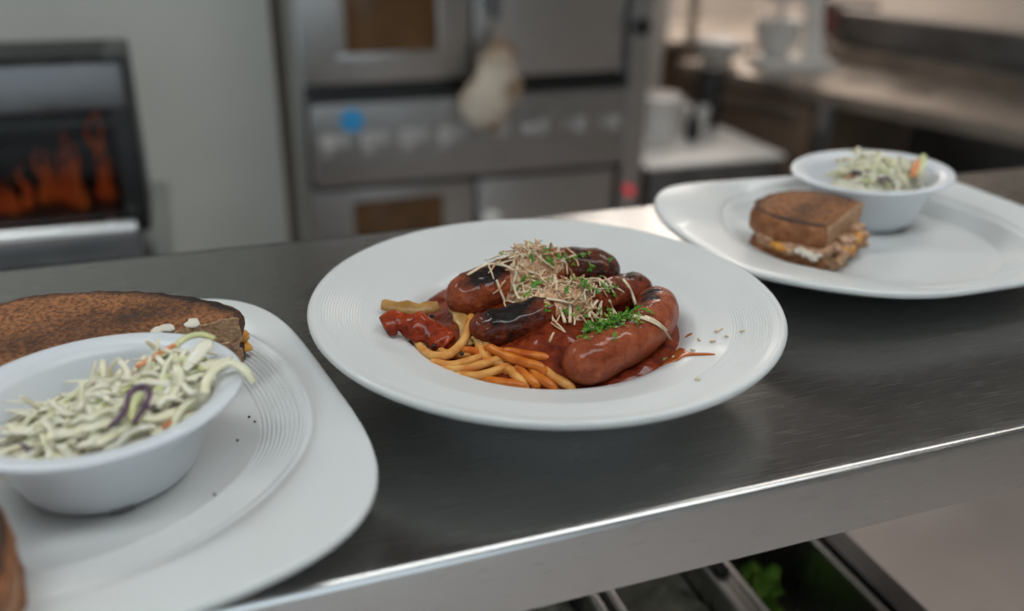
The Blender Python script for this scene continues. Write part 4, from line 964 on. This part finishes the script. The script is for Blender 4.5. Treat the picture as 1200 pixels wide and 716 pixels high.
bb_('inner_floor', 'black', -0.63, -0.115, 1.57, 1.72, -0.262, -0.232)
b = MB(); b.tube([(-0.66 - BO[0], 1.535 - BO[1], -0.243 - BO[2]), (-0.10 - BO[0], 1.535 - BO[1], -0.243 - BO[2])], 0.0125, 14, 3)
for x in (-0.60, -0.14): b.tube([(x - BO[0], 1.535 - BO[1], -0.243 - BO[2]), (x - BO[0], 1.57 - BO[1], -0.243 - BO[2])], 0.006, 8, 3)
b.build('front_bar', M['steel_edge'], br, angle=50)
bb_('front_glass', 'glass', -0.63, -0.115, 1.560, 1.564, -0.232, -0.052, bev=0.0)
for k in range(9):
    x = -0.60 + k * 0.057
    b = MB(); b.tube([(x - BO[0], 1.60 - BO[1], -0.150 - BO[2]), (x - BO[0], 1.715 - BO[1], -0.150 - BO[2])], 0.004, 8, 3); b.build('rack_bar', M['black'], br)
FL = []
for k in range(20):
    x = -0.142 - k * 0.0185
    FL.append((x + random.uniform(-.004, .004), max(0.03, (0.150 - k * 0.0105 if k < 8 else 0.075 + 0.05 * math.sin(k * 1.3)) + random.uniform(-.02, .02)), random.uniform(1.61, 1.69), random.uniform(-.012, .02)))
for (x, h, y, lean) in FL:
    b = MB(); b.tube([(x - BO[0], y - BO[1], -0.232 - BO[2]), (x + lean - BO[0], y - BO[1], -0.232 + h * .4 - BO[2]), (x - lean * .3 - BO[0], y - BO[1], -0.232 + h * .75 - BO[2]), (x + lean - BO[0], y - BO[1], -0.232 + h - BO[2])],
                     lambda u: 0.0095 * (1 - u) ** 0.8 * (0.7 + 0.6 * math.sin(PI * min(1, u * 1.6 + .15))) + 0.0004, 10, 16); b.build('flame', M['flame'], br)

# ------------------------------------------------------------------ right side: counters and what stands on them
CO = (1.84, 2.78, FLOOR); CR = math.atan2(-0.94, 0.33)
ct = thing('work_counter', 'long stainless counter with brown drawers running along the right', 'counter', CO, CR)
def cb(par, name, m, s0, s1, w0, w1, z0, z1, bev=0.004):
    bb = MB(); bb.box(s0, s1, w0, w1, z0 - FLOOR, z1 - FLOOR, bev); return bb.build(name, M[m], par, smooth=True, angle=40)
cb(ct, 'counter_top', 'steel_warm', -0.26, 1.75, 0.0, 0.72, -0.345, -0.30)
cb(ct, 'cabinet_body', 'wood_brown', -0.12, 0.33, 0.05, 0.68, FLOOR + 0.08, -0.345)
for k in range(3):
    z1 = -0.365 - k * 0.215
    d = cb(ct, 'drawer', 'wood_brown', -0.10, 0.315, 0.022, 0.05, z1 - 0.185, z1, 0.006)
    cb(d, 'drawer_pull', 'steel_warm', -0.06, 0.28, 0.004, 0.024, z1 - 0.052, z1 - 0.018, 0.005)
cb(ct, 'leg', 'steel', 0.335, 0.375, 0.03, 0.07, FLOOR, -0.345); cb(ct, 'leg', 'steel', 1.66, 1.70, 0.03, 0.07, FLOOR, -0.345)
cb(ct, 'leg', 'steel', -0.1, -0.06, 0.60, 0.64, FLOOR, FLOOR + 0.08); cb(ct, 'leg', 'steel', 1.66, 1.70, 0.62, 0.66, FLOOR, -0.345)
cb(ct, 'under_shelf', 'steel_dark', 0.375, 1.70, 0.06, 0.66, -0.72, -0.69)
cb(ct, 'rear_panel', 'steel_dark', 0.34, 1.72, 0.67, 0.70, FLOOR + 0.05, -0.345)
rl = thing('steel_ledge', 'low dark steel ledge along the back of the right counter', 'ledge', (1.84, 2.78, -0.30), CR)
def lb(par, name, m, s0, s1, w0, w1, z0, z1, bev=0.004):
    bb = MB(); bb.box(s0, s1, w0, w1, z0, z1, bev); return bb.build(name, M[m], par, smooth=True, angle=40)
lb(rl, 'ledge_front', 'steel_warm', 0.02, 1.70, 0.53, 0.60, 0.0005, 0.050)
lb(rl, 'ledge_riser', 'steel_dark', 0.00, 1.72, 0.60, 0.70, 0.0005, 0.165)
lb(rl, 'ledge_cap', 'steel', 0.00, 1.72, 0.592, 0.71, 0.165, 0.177)
bc = thing('back_counter', 'stainless counter along the far wall carrying the red box', 'counter', (2.55, 3.5, FLOOR))
for nm, m, a in (('counter_top', 'steel_warm', (2.02, 3.45, 3.32, 4.05, -0.345, -0.302)), ('cabinet_body', 'wood_brown', (2.06, 3.42, 3.38, 4.02, FLOOR + 0.1, -0.345)), ('plinth', 'black', (2.1, 3.4, 3.42, 4.0, FLOOR, FLOOR + 0.1))):
    loc_box(bc, nm, M[m], *a, bev=0.004, base=(2.55, 3.5, FLOOR))
# dark red box
rb = thing('red_box', 'dark red box on the far counter right of the white mixer', 'box', (2.86, 3.46, -0.302))
b = MB(); b.box(-0.085, 0.085, -0.08, 0.08, 0, 0.115, 0.008); b.build('box_body', M['red_plastic'], rb, angle=40)
b = MB(); b.box(-0.089, 0.089, -0.084, 0.084, 0.112, 0.142, 0.006); b.build('lid', M['black'], rb, angle=40)
# white stand mixer
mx = thing('stand_mixer', 'white stand mixer near the end of the right counter', 'mixer', (2.120, 2.82, -0.30), math.radians(-14))
b = MB(); b.box(-0.155, 0.125, -0.09, 0.09, 0, 0.035, 0.014); b.build('mixer_base', M['white_plastic'], mx, angle=50)
b = MB(); b.tube([(0.060, 0, 0.03), (0.058, 0, 0.12), (0.046, 0, 0.20), (0.028, 0, 0.265)], lambda u: 0.060 - 0.022 * math.sin(PI * u) , 18, 12, 0.8, up=(1, 0, 0)); b.build('mixer_column', M['white_plastic'], mx)
b = MB(); b.tube([(0.11, 0, 0.280), (0.02, 0, 0.290), (-0.08, 0, 0.288), (-0.165, 0, 0.275)], lambda u: 0.062 * (max(0.02, 1 - abs(2 * u - 1) ** 4)) ** 0.5, 18, 20); b.build('mixer_head', M['white_plastic'], mx)
b = MB(); b.lathe([(0, 0.036), (0.045, 0.036), (0.05, 0.045), (0.078, 0.10), (0.088, 0.165), (0.09, 0.167), (0.082, 0.160), (0.05, 0.06), (0, 0.05)], 32, (-0.075, 0, 0)); b.build('mixing_bowl', M['white_plastic'], mx)
b = MB(); b.tube([(-0.075, 0, 0.10), (-0.075, 0, 0.24)], 0.012, 10, 3); b.build('beater', M['steel'], mx)
# stacked white bowls at the far end of the counter
for i in range(4):
    b = MB(); b.lathe([(0, 0.0), (0.045, 0.0), (0.05, 0.004), (0.082, 0.045), (0.085, 0.047), (0.081, 0.048), (0.05, 0.010), (0, 0.008)], 32)
    o = b.build('serving_bowl', M['white_plastic']); o.location = (1.868, 2.945, -0.30 + i * 0.013)
    tag(o, ['bottom white bowl of the stack left of the mixer', 'second white bowl from the bottom, left of the mixer', 'third white bowl from the bottom, left of the mixer', 'top white bowl of the stack left of the mixer'][i], 'bowl', 'white bowls stacked on the counter')

# low steel table between oven and counter
lt = thing('side_table', 'low pale steel table between the oven and the drawers', 'table', (1.52, 2.6, FLOOR))
def tb(name, m, *a): return loc_box(lt, name, M[m], *a, bev=0.004, base=(1.52, 2.6, FLOOR))
tb('table_top', 'white_plastic', 1.245, 1.72, 2.26, 2.98, -0.462, -0.45)
tb('apron', 'steel_dark', 1.26, 1.70, 2.275, 2.96, -0.60, -0.462)
for x in (1.26, 1.67):
    for y in (2.27, 2.92): tb('leg', 'steel', x, x + 0.03, y, y + 0.03, FLOOR, -0.60)
tb('under_shelf', 'steel_dark', 1.265, 1.695, 2.27, 2.95, -0.95, -0.93)
def tub(label, loc, r, h):
    t = thing('food_tub', label, 'tub', loc, 0, 'white tubs on the side table')
    b = MB(); b.lathe([(0, 0), (r * .85, 0), (r * .88, 0.004), (r, h), (r * 1.04, h + .003), (r * .97, h + .004), (r * .84, .006), (0, .006)], 32); b.build('tub_body', M['white_plastic'], t)
    b = MB(); b.lathe([(0, h + .006), (r * 1.0, h + .006), (r * 1.06, h + .002), (r * 1.06, h + .012), (r * .98, h + .015), (0, h + .014)], 32); b.build('lid', M['white_plastic'], t)
tub('big white tub on the low table next to the oven', (1.44, 2.60, -0.45), 0.085, 0.115)
tub('small white tub right of the big tub on the low table', (1.60, 2.62, -0.45), 0.050, 0.065)
bt = thing('sauce_bottle', 'slim black bottle standing between the two white tubs', 'bottle', (1.530, 2.50, -0.45))
b = MB(); b.lathe([(0, 0), (0.020, 0), (0.022, 0.004), (0.022, 0.045), (0.017, 0.065), (0.008, 0.082), (0.007, 0.105), (0, 0.107)], 20); b.build('bottle_body', M['black'], bt)
b = MB(); b.lathe([(0.010, 0.098), (0.010, 0.112), (0.004, 0.130), (0, 0.131)], 14); b.build('nozzle', M['rubber'], bt)
cn = thing('black_canister', 'tall black canister at the back of the low table by the drawers', 'canister', (1.675, 2.66, -0.45))
b = MB(); b.lathe([(0, 0), (0.040, 0), (0.044, 0.004), (0.044, 0.165), (0.040, 0.172), (0, 0.172)], 28); b.build('canister_body', M['black'], cn, angle=40)
b = MB(); b.lathe([(0.046, 0.168), (0.046, 0.19), (0.042, 0.196), (0.01, 0.198), (0.008, 0.212), (0, 0.213)], 28); b.build('lid', M['rubber'], cn, angle=40)

# wire rack with white boxes at the back, beyond the low table
rk = thing('storage_rack', 'grey storage rack with shelf boards against the far wall', 'rack', (1.75, 3.55, FLOOR))
for x in (1.38, 1.97):
    for y in (3.32, 3.72): loc_box(rk, 'post', M['steel_warm'], x, x + 0.03, y, y + 0.03, FLOOR, 0.55, bev=0.003, base=(1.75, 3.55, FLOOR))
for z in (-0.95, -0.62, -0.30, 0.02, 0.36): loc_box(rk, 'shelf_board', M['steel_warm'], 1.38, 2.0, 3.32, 3.75, z, z + 0.025, bev=0.003, base=(1.75, 3.55, FLOOR))
for i, (x, z, w_, h, m, lb_) in enumerate([(1.52, -0.595, 0.18, 0.17, 'white_plastic', 'white storage box low on the left of the rack'), (1.80, -0.595, 0.16, 0.13, 'wood_brown', 'brown carton low on the rack behind the canister'),
                                      (1.50, -0.275, 0.16, 0.14, 'wood_brown', 'brown carton on the middle rack shelf, left side'), (1.78, -0.275, 0.26, 0.15, 'white_plastic', 'wide white storage box on the middle rack shelf'),
                                      (1.62, 0.045, 0.34, 0.16, 'wood_brown', 'wide brown carton on the upper rack shelf')]):
    t = thing('storage_box', lb_, 'box', (x, 3.52, z), 0, 'boxes on the storage rack')
    b = MB(); b.box(-w_ / 2, w_ / 2, -0.13, 0.13, 0, h, 0.006); b.build('box_body', M[m], t, angle=40)
    b = MB(); b.box(-w_ / 2 - .004, w_ / 2 + .004, -0.134, 0.134, h - 0.018, h + 0.008, 0.004); b.build('lid', M[m], t, angle=40)
# pale pipe beside the oven
o = MB(); o.lathe([(0.034, FLOOR), (0.034, CEIL)], 20)
o = o.build('water_pipe', M['wall_warm']); o.location = (1.665, 3.05, 0); tag(o, 'pale vertical pipe just right of the oven', 'pipe')
# unseen dark hood, added so the right of the shelf reflects dark
eh = thing('added_dark_hood', 'added unseen dark hood that darkens the shelf reflection', 'hood', (2.56, 2.62, 1.14))
EB = (2.56, 2.62, 1.14)
for nm, m, a in (('hood_shell', 'steel_dark', (1.72, 3.42, 2.02, 3.22, 1.19, CEIL - 0.001)),
                 ('hood_lip', 'steel_dark', (1.70, 1.74, 2.00, 3.24, 1.14, 1.20)), ('hood_lip', 'steel_dark', (3.40, 3.44, 2.00, 3.24, 1.14, 1.20)),
                 ('hood_lip', 'steel_dark', (1.74, 3.40, 2.00, 2.04, 1.14, 1.20)), ('hood_lip', 'steel_dark', (1.74, 3.40, 3.20, 3.24, 1.14, 1.20))):
    loc_box(eh, nm, M[m], *a, bev=0.004, base=EB)
for k in range(4): loc_box(eh, 'hood_dark_panel', M['black'], 1.78 + k * 0.405, 2.165 + k * 0.405, 2.10, 3.14, 1.165, 1.192, bev=0.004, base=EB)
# ceiling fixtures, with the added fill lamps over broiler and shelf end
for i, (x, y, sx, sy, lb_) in enumerate(((0.30, -0.15, 2.25, 0.36, 'long ceiling lamp above the pass shelf'), (-1.0, 1.45, 1.05, 0.36, 'added unseen fill lamp above the broiler'), (1.55, 0.85, 1.05, 0.36, 'added unseen fill lamp above the right shelf end'), (2.6, 4.45, 1.25, 0.66, 'broad warm ceiling lamp near the far wall'))):
    t = thing('ceiling_and_fill_lamp', lb_, 'lamp', (x, y, CEIL - 0.05))
    b = MB()
    for a in ((-sx / 2, sx / 2, -sy / 2, -sy / 2 + .02), (-sx / 2, sx / 2, sy / 2 - .02, sy / 2), (-sx / 2, -sx / 2 + .02, -sy / 2, sy / 2), (sx / 2 - .02, sx / 2, -sy / 2, sy / 2)): b.box(*a, 0, 0.05)
    b.build('lamp_frame', M['steel'], t, smooth=False)
    b = MB(); b.box(-sx / 2 + .02, sx / 2 - .02, -sy / 2 + .02, sy / 2 - .02, 0.02, 0.03); b.build('diffuser', M['lamp'], t, smooth=False)
